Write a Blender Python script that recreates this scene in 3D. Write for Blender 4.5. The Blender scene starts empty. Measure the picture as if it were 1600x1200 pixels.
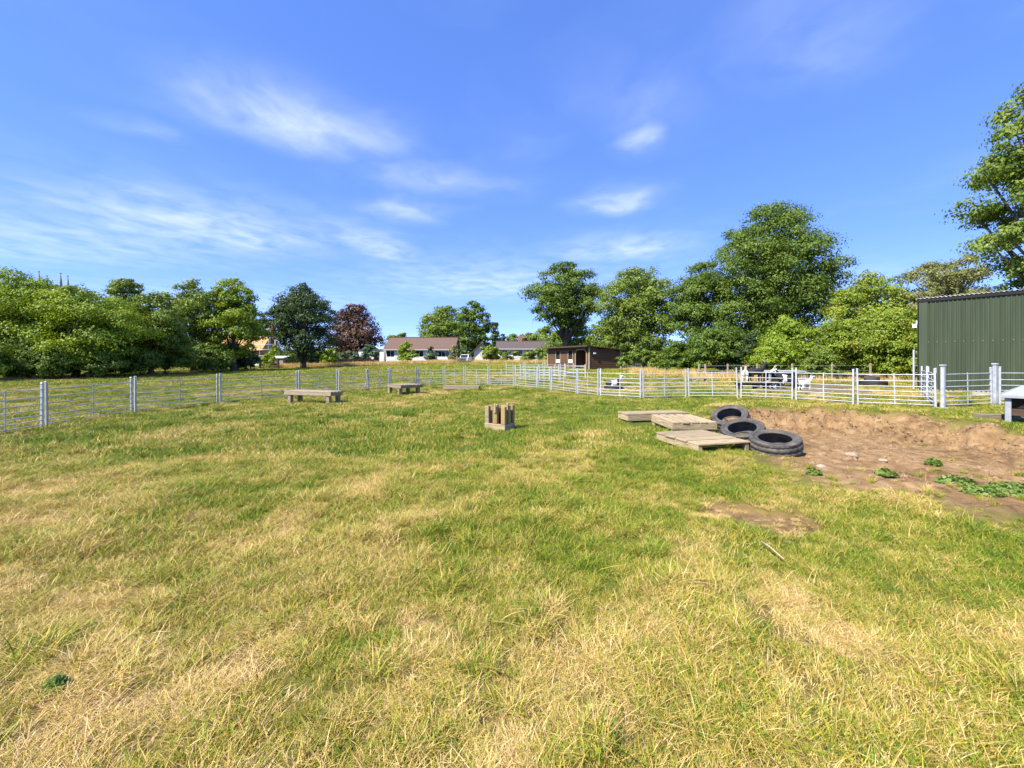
import bpy, bmesh, math, random
import numpy as np
from mathutils import Vector, Matrix

# ------------------------------------------------------------------ camera, sky, sun, exposure
SC = bpy.context.scene
COL = SC.collection
F = 640.0           # focal length in photo pixels (photo 1600 px wide)
EYE = 1.5
HOR = 563.0

cam_d = bpy.data.cameras.new('camera')
cam = bpy.data.objects.new('camera', cam_d); COL.objects.link(cam)
cam_d.sensor_width = 36.0; cam_d.lens = 36.0 * F / 1600.0
cam_d.shift_y = -(600.0 - HOR) / 1600.0
cam_d.clip_start = 0.05; cam_d.clip_end = 6000
cam.location = (0, 0, EYE); cam.rotation_euler = (math.radians(90), 0, 0)
SC.camera = cam

SUN_EL = math.radians(49); SUN_H = math.radians(38)
sdir = Vector((-math.cos(SUN_H) * math.cos(SUN_EL), -math.sin(SUN_H) * math.cos(SUN_EL), math.sin(SUN_EL)))
sun_d = bpy.data.lights.new('sun', 'SUN'); sun = bpy.data.objects.new('sun', sun_d); COL.objects.link(sun)
sun_d.energy = 4.6; sun_d.angle = math.radians(0.53); sun_d.color = (1.0, 0.94, 0.83)
sun.rotation_euler = sdir.to_track_quat('Z', 'Y').to_euler()

SC.view_settings.view_transform = 'Standard'; SC.view_settings.look = 'None'
SC.view_settings.exposure = 1.0; SC.view_settings.gamma = 1.0
SC.cycles.max_bounces = 5; SC.cycles.diffuse_bounces = 2; SC.cycles.glossy_bounces = 2
SC.cycles.transmission_bounces = 3; SC.cycles.transparent_max_bounces = 4
SC.cycles.caustics_reflective = False; SC.cycles.caustics_refractive = False

def build_world():
    w = bpy.data.worlds.new('World'); SC.world = w; w.use_nodes = True
    nt = w.node_tree; nt.nodes.clear(); N = nt.nodes.new; L = nt.links.new
    out = N('ShaderNodeOutputWorld'); bg = N('ShaderNodeBackground'); bg.inputs[1].default_value = 0.11
    sky = N('ShaderNodeTexSky'); sky.sky_type = 'NISHITA'; sky.sun_disc = False
    sky.sun_elevation = SUN_EL; sky.sun_rotation = math.atan2(sdir.x, sdir.y)
    sky.air_density = 0.6; sky.dust_density = 0.0; sky.ozone_density = 3.0; sky.altitude = 30
    hs = N('ShaderNodeHueSaturation'); hs.inputs['Saturation'].default_value = 1.24; hs.inputs['Value'].default_value = 2.72; hs.inputs['Hue'].default_value = .505
    gm = N('ShaderNodeGamma'); gm.inputs[1].default_value = 0.53; L(sky.outputs[0], gm.inputs[0]); tn = N('ShaderNodeVectorMath'); tn.operation = 'MULTIPLY'; tn.inputs[1].default_value = (.72, .80, 1.12); L(gm.outputs[0], tn.inputs[0]); L(tn.outputs[0], hs.inputs['Color'])
    tc = N('ShaderNodeTexCoord'); sep = N('ShaderNodeSeparateXYZ'); L(tc.outputs['Generated'], sep.inputs[0])
    def M(op, a, b=None, c=None):
        n = N('ShaderNodeMath'); n.operation = op
        for i, v in enumerate((a, b, c)):
            if v is None: continue
            if isinstance(v, (int, float)): n.inputs[i].default_value = v
            else: L(v, n.inputs[i])
        return n.outputs[0]
    z = M('MAXIMUM', sep.outputs['Z'], 0.03)
    px = M('DIVIDE', sep.outputs['X'], z); py = M('DIVIDE', sep.outputs['Y'], z)
    comb = N('ShaderNodeCombineXYZ'); L(px, comb.inputs[0]); L(py, comb.inputs[1])
    # domain warp
    nz = N('ShaderNodeTexNoise'); nz.inputs['Scale'].default_value = 2.2; nz.inputs['Detail'].default_value = 5; L(comb.outputs[0], nz.inputs['Vector'])
    wp = N('ShaderNodeVectorMath'); wp.operation = 'MULTIPLY_ADD'; L(nz.outputs['Color'], wp.inputs[0])
    wp.inputs[1].default_value = (.36, .36, 0); L(comb.outputs[0], wp.inputs[2])
    ws = N('ShaderNodeSeparateXYZ'); L(wp.outputs[0], ws.inputs[0])
    wx = M('SUBTRACT', ws.outputs['X'], 0.18); wy = M('SUBTRACT', ws.outputs['Y'], 0.18)
    # cloud banks in the plane of the cloud layer: (x, y, rx, ry, angle, amount)
    banks = [(-.90, 1.74, .36, .20, 26, 1.0), (-2.35, 3.1, .85, .75, 10, .75), (-1.18, 3.6, .28, .7, 0, .66),
             (.67, 2.58, .20, .20, 0, .8), (.60, 1.88, .09, .12, 0, .6), (.98, 3.7, .55, .45, 0, .66),
             (-.42, 2.28, .42, .2, 10, .4), (-.72, 2.74, .28, .22, 0, .5), (-.3, 5.4, 1.6, 1.3, 0, .55),
             (-4.0, 3.4, 1.8, 1.0, 0, .45), (.93, 1.28, .28, .2, 40, .28), (.5, 1.6, .3, .2, 30, .2), (-1.6, 1.78, .14, .1, 0, .3),
             (3.5, 5.5, 2.0, 1.2, 0, .35), (-5.0, 7.0, 3.0, 1.8, 0, .4), (2.5, -2.0, 1.2, .7, 30, .6), (-2.0, -2.5, .9, .6, 0, .6), (4.0, 1.0, .8, .5, 60, .4)]
    tot = None
    for (bx, by, rx, ry, an, am) in banks:
        a = math.radians(an); ca, sa = math.cos(a), math.sin(a)
        dx = M('SUBTRACT', wx, bx); dy = M('SUBTRACT', wy, by)
        u = M('MULTIPLY_ADD', dx, ca / rx, M('MULTIPLY', dy, sa / rx))
        v = M('MULTIPLY_ADD', dx, -sa / ry, M('MULTIPLY', dy, ca / ry))
        r2 = M('MULTIPLY_ADD', u, u, M('MULTIPLY', v, v))
        g = M('MULTIPLY', M('POWER', 2.718, M('MULTIPLY', r2, -1.0)), am)
        tot = g if tot is None else M('MAXIMUM', tot, g)
    st = N('ShaderNodeMapping'); st.inputs['Scale'].default_value = (1.25, 1.0, 1); st.inputs['Rotation'].default_value = (0, 0, .5)
    L(wp.outputs[0], st.inputs['Vector'])
    n2 = N('ShaderNodeTexNoise'); n2.inputs['Scale'].default_value = 3.2; n2.inputs['Detail'].default_value = 9; n2.inputs['Roughness'].default_value = .5
    L(st.outputs[0], n2.inputs['Vector'])
    mr = N('ShaderNodeMapRange'); mr.inputs[1].default_value = .28; mr.inputs[2].default_value = .72; mr.inputs[3].default_value = .12; mr.inputs[4].default_value = 1.05
    L(n2.outputs[0], mr.inputs[0])
    n3 = N('ShaderNodeTexNoise'); n3.inputs['Scale'].default_value = .7; n3.inputs['Detail'].default_value = 7; L(wp.outputs[0], n3.inputs['Vector'])
    base = N('ShaderNodeMapRange'); base.inputs[1].default_value = .5; base.inputs[2].default_value = .8; base.inputs[3].default_value = 0; base.inputs[4].default_value = .22
    L(n3.outputs[0], base.inputs[0])
    dens = M('MULTIPLY', M('MAXIMUM', tot, base.outputs[0]), mr.outputs[0])
    dens = M('MULTIPLY', dens, .74)
    dn = N('ShaderNodeClamp'); L(dens, dn.inputs[0])
    mix = N('ShaderNodeMix'); mix.data_type = 'RGBA'; L(dn.outputs[0], mix.inputs['Factor'])
    L(hs.outputs[0], mix.inputs['A']); mix.inputs['B'].default_value = (5.5, 6.0, 6.7, 1)
    L(mix.outputs['Result'], bg.inputs[0]); L(bg.outputs[0], out.inputs[0])
    w.cycles.sampling_method = 'MANUAL'; w.cycles.sample_map_resolution = 512
build_world()

# ------------------------------------------------------------------ numeric helpers
def hash2(ix, iy, seed):
    h = (ix.astype(np.int64) * 374761393 + iy.astype(np.int64) * 668265263 + seed * 1442695041) & 0x7fffffff
    h = ((h ^ (h >> 13)) * 1274126177) & 0x7fffffff
    h = h ^ (h >> 16)
    return (h & 0xffff) / 65535.0
def vnoise(x, y, seed=0):
    x = np.asarray(x, float); y = np.asarray(y, float)
    ix = np.floor(x); iy = np.floor(y); fx = x - ix; fy = y - iy
    fx = fx * fx * (3 - 2 * fx); fy = fy * fy * (3 - 2 * fy)
    a = hash2(ix, iy, seed); b = hash2(ix + 1, iy, seed); c = hash2(ix, iy + 1, seed); d = hash2(ix + 1, iy + 1, seed)
    return (a * (1 - fx) + b * fx) * (1 - fy) + (c * (1 - fx) + d * fx) * fy
def fbm(x, y, seed=0, o=4):
    s = 0; a = .5; t = 0
    for i in range(o):
        s = s + a * vnoise(x * 2 ** i, y * 2 ** i, seed + i * 17); t += a; a *= .5
    return s / t
def sstep(a, b, x):
    t = np.clip((np.asarray(x, float) - a) / (b - a), 0, 1); return t * t * (3 - 2 * t)
def poly_sd(x, y, poly):
    """signed distance, positive inside"""
    x = np.asarray(x, float); y = np.asarray(y, float)
    d = np.full(x.shape, 1e9); ins = np.zeros(x.shape, bool)
    n = len(poly)
    for i in range(n):
        x1, y1 = poly[i]; x2, y2 = poly[(i + 1) % n]
        ex, ey = x2 - x1, y2 - y1
        t = np.clip(((x - x1) * ex + (y - y1) * ey) / (ex * ex + ey * ey), 0, 1)
        d = np.minimum(d, np.hypot(x - x1 - t * ex, y - y1 - t * ey))
        c = ((y1 > y) != (y2 > y)) & (x < (x2 - x1) * (y - y1) / (y2 - y1 + 1e-12) + x1)
        ins ^= c
    return np.where(ins, d, -d)

PIT = [(4.5, 9.9), (5.6, 10.0), (7.2, 9.5), (8.3, 8.4), (8.75, 7.2), (8.8, 4.6), (6.6, 3.05), (4.5, 2.95), (3.9, 3.65), (3.4, 4.45), (3.4, 5.2), (3.45, 6.0), (4.3, 7.4), (4.3, 9.0)]
RIDGE = [(4.6, 10.05), (5.6, 10.1), (7.2, 9.6), (8.35, 8.5), (8.85, 7.3), (9.0, 5.6)]
def ridge_sd(x, y):
    x = np.asarray(x, float); y = np.asarray(y, float)
    d = np.full(x.shape, 1e9); tt = np.zeros(x.shape); side = np.zeros(x.shape)
    n = len(RIDGE) - 1
    for i in range(n):
        x1, y1 = RIDGE[i]; x2, y2 = RIDGE[i + 1]; ex, ey = x2 - x1, y2 - y1
        t = np.clip(((x - x1) * ex + (y - y1) * ey) / (ex * ex + ey * ey), 0, 1)
        dd = np.hypot(x - x1 - t * ex, y - y1 - t * ey)
        m = dd < d
        d = np.where(m, dd, d); tt = np.where(m, (i + t) / n, tt)
        side = np.where(m, np.sign((x - x1) * ey - (y - y1) * ex), side)   # + = pit side
    return d, tt, side
def dirt_mask(x, y):
    x = np.asarray(x, float); y = np.asarray(y, float)
    sd = poly_sd(x, y, PIT)
    e = (fbm(x * 1.7, y * 1.7, 5, 4) - .5) * 1.3
    soft = np.where(y < 6.2, .9, .3)
    m = sstep(-.25, 1.0, (sd + e * np.where(y < 6.5, 1, .45)) / soft)
    sd2 = poly_sd(x, y, [(1.75, 4.05), (2.0, 4.35), (2.4, 4.5), (2.85, 4.0), (2.8, 3.55), (2.2, 3.4)])
    m2 = sstep(-.05, .12, sd2 + (fbm(x * 5, y * 5, 9, 3) - .5) * .2) * .95
    return np.maximum(m, m2)
def ground_h(x, y):
    x = np.asarray(x, float); y = np.asarray(y, float)
    h = .012 * np.clip(x, -30, 16)
    amp = 1.15 * (1 - .4 * sstep(0, 40, -x))
    h = h + amp * sstep(20, 75, y)
    near = 1 - sstep(30, 60, y)
    h = h + near * ((fbm(x * .45 + 3, y * .45, 21, 3) - .5) * .16 + (vnoise(x * 1.6, y * 1.6, 31) - .5) * .045)
    d, t, s = ridge_sd(x, y)
    st = sstep(0, .12, t) * (1 - .55 * sstep(.55, 1, t))
    endfade = st
    inside = (s > 0)
    lump = (fbm(x * 1.3, y * 1.3, 44, 3) - .5) * .22
    hi = .33 - .44 * sstep(0.0, 1.1, d + lump) + .11 * sstep(1.8, 3.6, d)
    ho = .33 * (1 - sstep(0, 1.9, d))
    h = h + np.where(d < 4, np.where(inside, hi, ho), 0) * endfade * (1 - sstep(3.0, 4.0, d))
    sd2 = poly_sd(x, y, [(1.75, 4.05), (2.0, 4.35), (2.4, 4.5), (2.85, 4.0), (2.8, 3.55), (2.2, 3.4)])
    h = h - .045 * sstep(-.02, .06, sd2)
    return h
def rough_h(x, y):
    """clods and cracks of the dug soil"""
    m = dirt_mask(x, y)
    a = fbm(x * 2.6, y * 2.6, 61, 4) - .5
    c = fbm(x * 7.5, y * 7.5, 63, 3) - .5
    b = np.abs(fbm(x * 2.4 + 7, y * 2.9, 71, 4) - .5)
    d, t, s = ridge_sd(x, y)
    face = (1 - sstep(.9, 1.8, d)) * (s > 0)
    ledge = np.round((a + .5) * 5) / 5 - .5
    return m * (a * (.05 + .10 * face) + ledge * .26 * face + c * (.035 + .11 * face) - np.clip(.06 - b, 0, .06) * (.8 + 2.0 * face))
def gz(x, y): return float(ground_h(np.array([x]), np.array([y]))[0])
def at(px, Y): return (px - 800.0) / F * Y
def unproj(px, py, z):
    Y = F * (EYE - z) / (py - HOR); return (at(px, Y), Y)

# ------------------------------------------------------------------ materials
def new_mat(name):
    m = bpy.data.materials.new(name); m.use_nodes = True
    nt = m.node_tree; b = nt.nodes['Principled BSDF']; return m, nt, b
def ramp(nt, stops):
    r = nt.nodes.new('ShaderNodeValToRGB'); e = r.color_ramp.elements
    e[0].position, e[0].color = stops[0][0], (*stops[0][1], 1); e[1].position, e[1].color = stops[-1][0], (*stops[-1][1], 1)
    for p, c in stops[1:-1]:
        k = e.new(p); k.color = (*c, 1)
    return r
def noise_mat(name, c1, c2, scale=6, rough=.7, metallic=0, bump=.1, stretch=(1, 1, 1), rand=.15, detail=6, c3=None, bscale=None):
    m, nt, b = new_mat(name); N = nt.nodes.new; L = nt.links.new
    tc = N('ShaderNodeTexCoord'); mp = N('ShaderNodeMapping'); mp.inputs['Scale'].default_value = stretch
    L(tc.outputs['Object'], mp.inputs[0])
    oi = N('ShaderNodeObjectInfo'); ad = N('ShaderNodeVectorMath'); ad.operation = 'ADD'; L(mp.outputs[0], ad.inputs[0])
    sc = N('ShaderNodeMath'); sc.operation = 'MULTIPLY'; sc.inputs[1].default_value = 37; L(oi.outputs['Random'], sc.inputs[0]); L(sc.outputs[0], ad.inputs[1])
    nz = N('ShaderNodeTexNoise'); nz.inputs['Scale'].default_value = scale; nz.inputs['Detail'].default_value = detail; nz.inputs['Roughness'].default_value = .6
    L(ad.outputs[0], nz.inputs['Vector'])
    st = [(.3, c1), (.7, c2)] if c3 is None else [(.28, c1), (.5, c2), (.72, c3)]
    r = ramp(nt, st); L(nz.outputs[0], r.inputs[0])
    hv = N('ShaderNodeHueSaturation'); mr = N('ShaderNodeMapRange'); mr.inputs[3].default_value = 1 - rand; mr.inputs[4].default_value = 1 + rand
    L(oi.outputs['Random'], mr.inputs[0]); L(mr.outputs[0], hv.inputs['Value']); L(r.outputs[0], hv.inputs['Color'])
    L(hv.outputs[0], b.inputs['Base Color'])
    b.inputs['Roughness'].default_value = rough; b.inputs['Metallic'].default_value = metallic
    if bump:
        bp = N('ShaderNodeBump'); bp.inputs['Strength'].default_value = min(1, bump * 4); bp.inputs['Distance'].default_value = .01
        L(nz.outputs[0], bp.inputs['Height']); L(bp.outputs[0], b.inputs['Normal'])
    return m
M = {}
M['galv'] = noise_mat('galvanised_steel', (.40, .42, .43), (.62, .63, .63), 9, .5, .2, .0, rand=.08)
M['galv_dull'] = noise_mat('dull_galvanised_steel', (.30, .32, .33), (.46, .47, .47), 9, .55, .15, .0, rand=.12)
M['sheet_grey'] = noise_mat('grey_sheet_metal', (.30, .315, .32), (.39, .40, .40), 5, .6, .0, .02, rand=.05)
M['wood_grey'] = noise_mat('weathered_grey_wood', (.14, .105, .058), (.285, .225, .14), 5, .85, 0, .25, (1, 14, 14), .2, c3=(.39, .32, .215))
M['wood_tan'] = noise_mat('weathered_tan_wood', (.19, .13, .062), (.40, .30, .165), 5, .85, 0, .25, (1, 12, 12), .2, c3=(.52, .41, .25))
M['wood_yellow'] = noise_mat('treated_yellow_wood', (.27, .17, .055), (.42, .29, .11), 5, .8, 0, .25, (10, 10, 1), .18)
M['wood_post'] = noise_mat('pale_post_wood', (.33, .25, .16), (.50, .40, .28), 5, .85, 0, .2, (8, 8, 1), .2)
M['wood_brown'] = noise_mat('brown_stained_boards', (.085, .040, .018), (.15, .072, .032), 3, .75, 0, .1, (1, 6, 6), .16)
M['wood_dark'] = noise_mat('dark_brown_trim', (.05, .028, .016), (.085, .05, .03), 4, .8, 0, .1, (1, 6, 6), .1)
M['white_paint'] = noise_mat('white_paint', (.70, .69, .66), (.82, .81, .78), 3, .6, 0, .02, rand=.05)
M['cream_paint'] = noise_mat('cream_render', (.68, .62, .50), (.78, .73, .62), 2, .8, 0, .02, rand=.03)
M['roof_red'] = noise_mat('red_brown_roof_tiles', (.105, .06, .042), (.18, .11, .075), 3, .85, 0, .2, (1, 3, 3), .05)
M['roof_dark'] = noise_mat('dark_brown_roof_tiles', (.07, .053, .045), (.12, .092, .075), 3, .85, 0, .2, (1, 3, 3), .05)
M['thatch'] = noise_mat('new_golden_thatch', (.42, .22, .06), (.60, .36, .13), 6, .9, 0, .3, (1, 1, .2), .05)
M['brick'] = noise_mat('red_brick', (.22, .10, .07), (.34, .17, .11), 9, .9, 0, .1)
M['stone'] = noise_mat('grey_church_stone', (.22, .21, .19), (.33, .31, .28), 1, .9, 0, .1)
M['pebble'] = noise_mat('pale_stone', (.30, .22, .14), (.45, .36, .25), 20, .85, 0, .3)
M['concrete'] = noise_mat('pale_concrete', (.33, .30, .26), (.45, .42, .37), 2, .9, 0, .1, rand=.02)
M['rubber'] = noise_mat('dusty_tyre_rubber', (.032, .029, .025), (.085, .076, .063), 7, .85, 0, .15, rand=.12, c3=(.16, .138, .105))
M['rubber_black'] = noise_mat('black_tyre_rubber', (.015, .015, .016), (.04, .04, .04), 7, .7, 0, .1)
M['bark'] = noise_mat('grey_brown_bark', (.055, .042, .03), (.14, .11, .082), 5, .95, 0, .5, (4, 4, 1), .1)
M['hay'] = noise_mat('dry_hay', (.36, .24, .10), (.62, .46, .23), 30, .95, 0, .5)
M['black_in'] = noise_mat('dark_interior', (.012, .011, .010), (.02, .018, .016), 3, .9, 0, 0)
M['blue_plastic'] = noise_mat('blue_plastic', (.02, .06, .26), (.03, .09, .34), 5, .4, 0, 0)
M['car_white'] = noise_mat('white_car_paint', (.75, .76, .77), (.8, .8, .8), 1, .25, 0, 0, rand=0)
M['horn'] = noise_mat('pale_horn', (.38, .29, .20), (.55, .45, .33), 20, .6, 0, .1)
def glass_mat():
    m, nt, b = new_mat('dark_window_glass'); b.inputs['Base Color'].default_value = (.02, .025, .03, 1)
    b.inputs['Roughness'].default_value = .06; return m
M['glass'] = glass_mat()
def barn_mat():
    m, nt, b = new_mat('juniper_green_cladding'); N = nt.nodes.new; L = nt.links.new
    tc = N('ShaderNodeTexCoord'); nz = N('ShaderNodeTexNoise'); nz.inputs['Scale'].default_value = .8; nz.inputs['Detail'].default_value = 5
    mp = N('ShaderNodeMapping'); mp.inputs['Scale'].default_value = (7, 7, .45); L(tc.outputs['Object'], mp.inputs[0]); L(mp.outputs[0], nz.inputs['Vector'])
    r = ramp(nt, [(.3, (.040, .055, .024)), (.55, (.052, .070, .032)), (.75, (.066, .080, .042))]); L(nz.outputs[0], r.inputs[0]); L(r.outputs[0], b.inputs['Base Color'])
    b.inputs['Roughness'].default_value = .5; return m
M['barn_green'] = barn_mat()

def leaf_mat(name, dark, mid, light, trans=.28, accent=None):
    m = bpy.data.materials.new(name); m.use_nodes = True; nt = m.node_tree; nt.nodes.clear(); N = nt.nodes.new; L = nt.links.new
    out = N('ShaderNodeOutputMaterial'); at_ = N('ShaderNodeAttribute'); at_.attribute_name = 'tint'
    st = [(.08, dark), (.5, mid), (.9, light)]
    if accent: st = [(.05, dark), (.45, mid), (.86, light), (.97, accent)]
    r = ramp(nt, st); L(at_.outputs['Fac'], r.inputs[0])
    df = N('ShaderNodeBsdfPrincipled'); df.inputs['Roughness'].default_value = .5; df.inputs['Specular IOR Level'].default_value = .28
    tr = N('ShaderNodeBsdfTranslucent'); mx = N('ShaderNodeMixShader'); mx.inputs[0].default_value = trans
    hv = N('ShaderNodeHueSaturation'); hv.inputs['Hue'].default_value = .485; hv.inputs['Saturation'].default_value = 1.1; hv.inputs['Value'].default_value = 1.6
    L(r.outputs[0], df.inputs['Base Color']); L(r.outputs[0], hv.inputs['Color']); L(hv.outputs[0], tr.inputs['Color'])
    L(df.outputs[0], mx.inputs[1]); L(tr.outputs[0], mx.inputs[2]); L(mx.outputs[0], out.inputs[0]); return m
LM = {
 'bright': leaf_mat('bright_green_leaves', (.09, .15, .012), (.22, .31, .022), (.34, .43, .045)),
 'green': leaf_mat('mid_green_leaves', (.065, .11, .013), (.155, .225, .026), (.26, .33, .06)),
 'oak': leaf_mat('oak_green_leaves', (.048, .09, .011), (.115, .185, .02), (.195, .27, .045)),
 'dark': leaf_mat('dark_green_leaves', (.028, .055, .014), (.055, .095, .024), (.10, .15, .045)),
 'olive': leaf_mat('olive_green_leaves', (.10, .12, .028), (.20, .22, .06), (.33, .32, .13)),
 'copper': leaf_mat('copper_beech_leaves', (.06, .03, .02), (.115, .062, .036), (.19, .115, .06), .15),
 'bluish': leaf_mat('blue_green_leaves', (.05, .09, .045), (.10, .165, .08), (.17, .24, .13)),
 'berry': leaf_mat('hedge_leaves_with_russet', (.085, .135, .014), (.21, .29, .03), (.34, .40, .05), .28, (.50, .25, .07)),
 'lime': leaf_mat('lime_green_leaves', (.11, .18, .014), (.23, .32, .025), (.34, .42, .05)),
 'weed': leaf_mat('weed_leaves', (.07, .13, .02), (.15, .23, .04), (.25, .32, .09)),
}

def ground_mat():
    m, nt, b = new_mat('pasture_ground'); N = nt.nodes.new; L = nt.links.new
    ad = N('ShaderNodeAttribute'); ad.attribute_name = 'dry'; ar = N('ShaderNodeAttribute'); ar.attribute_name = 'dirt'
    geo = N('ShaderNodeNewGeometry')
    n1 = N('ShaderNodeTexNoise'); n1.inputs['Scale'].default_value = 9; n1.inputs['Detail'].default_value = 8; n1.inputs['Roughness'].default_value = .7; L(geo.outputs['Position'], n1.inputs['Vector'])
    n0 = N('ShaderNodeTexNoise'); n0.inputs['Scale'].default_value = 1.1; n0.inputs['Detail'].default_value = 6; L(geo.outputs['Position'], n0.inputs['Vector'])
    def MM(op, a, bb, c=None):
        n = N('ShaderNodeMath'); n.operation = op
        for i, v in enumerate((a, bb, c)):
            if v is None: continue
            if isinstance(v, (int, float)): n.inputs[i].default_value = v
            else: L(v, n.inputs[i])
        return n.outputs[0]
    f = MM('ADD', ad.outputs['Fac'], MM('MULTIPLY', MM('SUBTRACT', n1.outputs[0], .5), .7))
    nf = N('ShaderNodeTexNoise'); nf.inputs['Scale'].default_value = 90; nf.inputs['Detail'].default_value = 4; L(geo.outputs['Position'], nf.inputs['Vector'])
    f = MM('ADD', f, MM('MULTIPLY', MM('SUBTRACT', nf.outputs[0], .5), 1.1))
    f = MM('ADD', f, MM('MULTIPLY', MM('SUBTRACT', n0.outputs[0], .5), .35))
    rg = ramp(nt, [(.05, (.07, .10, .012)), (.4, (.15, .15, .024)), (.68, (.175, .13, .04)), (.95, (.20, .14, .064))]); L(f, rg.inputs[0])
    nd = N('ShaderNodeTexNoise'); nd.inputs['Scale'].default_value = 5; nd.inputs['Detail'].default_value = 10; nd.inputs['Roughness'].default_value = .65; L(geo.outputs['Position'], nd.inputs['Vector'])
    nd2 = N('ShaderNodeTexNoise'); nd2.inputs['Scale'].default_value = .9; nd2.inputs['Detail'].default_value = 4; L(geo.outputs['Position'], nd2.inputs['Vector'])
    g = MM('ADD', MM('MULTIPLY', nd.outputs[0], .65), MM('MULTIPLY', nd2.outputs[0], .35))
    rd = ramp(nt, [(.34, (.085, .050, .022)), (.44, (.205, .124, .056)), (.56, (.315, .20, .096)), (.70, (.45, .315, .178))]); L(g, rd.inputs[0])
    mx = N('ShaderNodeMix'); mx.data_type = 'RGBA'; L(ar.outputs['Fac'], mx.inputs['Factor']); L(rg.outputs[0], mx.inputs['A']); L(rd.outputs[0], mx.inputs['B'])
    L(mx.outputs['Result'], b.inputs['Base Color']); b.inputs['Roughness'].default_value = .95; b.inputs['Specular IOR Level'].default_value = .1
    bp = N('ShaderNodeBump'); bp.inputs['Strength'].default_value = .9; bp.inputs['Distance'].default_value = .03
    n4 = N('ShaderNodeTexNoise'); n4.inputs['Scale'].default_value = 16; n4.inputs['Detail'].default_value = 8; n4.inputs['Roughness'].default_value = .7; L(geo.outputs['Position'], n4.inputs['Vector'])
    L(n4.outputs[0], bp.inputs['Height']); L(bp.outputs[0], b.inputs['Normal'])
    return m
M['ground'] = ground_mat()

def grass_mat():
    m = bpy.data.materials.new('grass_blades'); m.use_nodes = True; nt = m.node_tree; nt.nodes.clear(); N = nt.nodes.new; L = nt.links.new
    out = N('ShaderNodeOutputMaterial')
    ai = N('ShaderNodeAttribute'); ai.attribute_type = 'INSTANCER'; ai.attribute_name = 'dry'
    tg = N('ShaderNodeAttribute'); tg.attribute_name = 'tint'
    a = N('ShaderNodeMath'); a.operation = 'MULTIPLY_ADD'; L(tg.outputs['Fac'], a.inputs[0]); a.inputs[1].default_value = 1.0
    L(ai.outputs['Fac'], a.inputs[2])
    s = N('ShaderNodeMath'); s.operation = 'SUBTRACT'; L(a.outputs[0], s.inputs[0]); s.inputs[1].default_value = .50
    r = ramp(nt, [(.0, (.085, .17, .012)), (.2, (.27, .37, .022)), (.42, (.47, .42, .042)), (.56, (.46, .295, .06)), (.70, (.66, .45, .13)), (1.0, (.80, .60, .28))]); L(s.outputs[0], r.inputs[0])
    df = N('ShaderNodeBsdfPrincipled'); df.inputs['Roughness'].default_value = .55; df.inputs['Specular IOR Level'].default_value = .25
    tr = N('ShaderNodeBsdfTranslucent'); mx = N('ShaderNodeMixShader'); mx.inputs[0].default_value = .14
    L(r.outputs[0], df.inputs['Base Color']); L(r.outputs[0], tr.inputs['Color'])
    L(df.outputs[0], mx.inputs[1]); L(tr.outputs[0], mx.inputs[2]); L(mx.outputs[0], out.inputs[0]); return m
M['grass'] = grass_mat()

# ------------------------------------------------------------------ object helpers
def link(o, parent=None):
    COL.objects.link(o)
    if parent is not None: o.parent = parent
    return o
def tag(o, label=None, cat=None, group=None, kind=None):
    if label: o['label'] = label
    if cat: o['category'] = cat
    if group: o['group'] = group
    if kind: o['kind'] = kind
    return o
def empty(name, loc, rz=0, label=None, cat=None, group=None, rot=None):
    o = bpy.data.objects.new(name, None); link(o); o.location = loc
    o.rotation_euler = rot if rot else (0, 0, rz); o.empty_display_size = .2
    return tag(o, label, cat, group)
def mesh_np(name, verts, faces, mat=None, smooth=False):
    """verts (n,3); faces (m,k) with one k"""
    me = bpy.data.meshes.new(name); v = np.asarray(verts, np.float32); f = np.asarray(faces, np.int32)
    me.vertices.add(len(v)); me.vertices.foreach_set('co', v.ravel())
    k = f.shape[1]; me.loops.add(f.size); me.loops.foreach_set('vertex_index', f.ravel())
    me.polygons.add(len(f)); me.polygons.foreach_set('loop_start', np.arange(0, f.size, k, dtype=np.int32))
    me.polygons.foreach_set('loop_total', np.full(len(f), k, np.int32))
    if smooth: me.polygons.foreach_set('use_smooth', np.ones(len(f), bool))
    me.update(calc_edges=True)
    if mat: me.materials.append(mat)
    return me
_boxcache = {}
def box_mesh(sx, sy, sz, mat, bev=.006, key=None):
    k = (round(sx, 4), round(sy, 4), round(sz, 4), mat.name, bev)
    if k in _boxcache: return _boxcache[k]
    bm = bmesh.new(); bmesh.ops.create_cube(bm, size=1); bmesh.ops.scale(bm, vec=(sx, sy, sz), verts=bm.verts)
    if bev > 0: bmesh.ops.bevel(bm, geom=bm.edges[:], offset=min(bev, .3 * min(sx, sy, sz)), segments=1, affect='EDGES')
    me = bpy.data.meshes.new('box'); bm.to_mesh(me); bm.free(); me.materials.append(mat); _boxcache[k] = me; return me
def box(name, parent, size, loc, mat, rot=(0, 0, 0), bev=.006):
    o = bpy.data.objects.new(name, box_mesh(*size, mat, bev)); link(o, parent); o.location = loc; o.rotation_euler = rot; return o
def obj(name, me, parent=None, loc=(0, 0, 0), rot=(0, 0, 0)):
    o = bpy.data.objects.new(name, me); link(o, parent); o.location = loc; o.rotation_euler = rot; return o
def bm_obj(name, bm, mat, parent=None, smooth=False, loc=(0, 0, 0), rot=(0, 0, 0)):
    me = bpy.data.meshes.new(name); bm.to_mesh(me); bm.free(); me.materials.append(mat)
    if smooth:
        for p in me.polygons: p.use_smooth = True
    return obj(name, me, parent, loc, rot)
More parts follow.
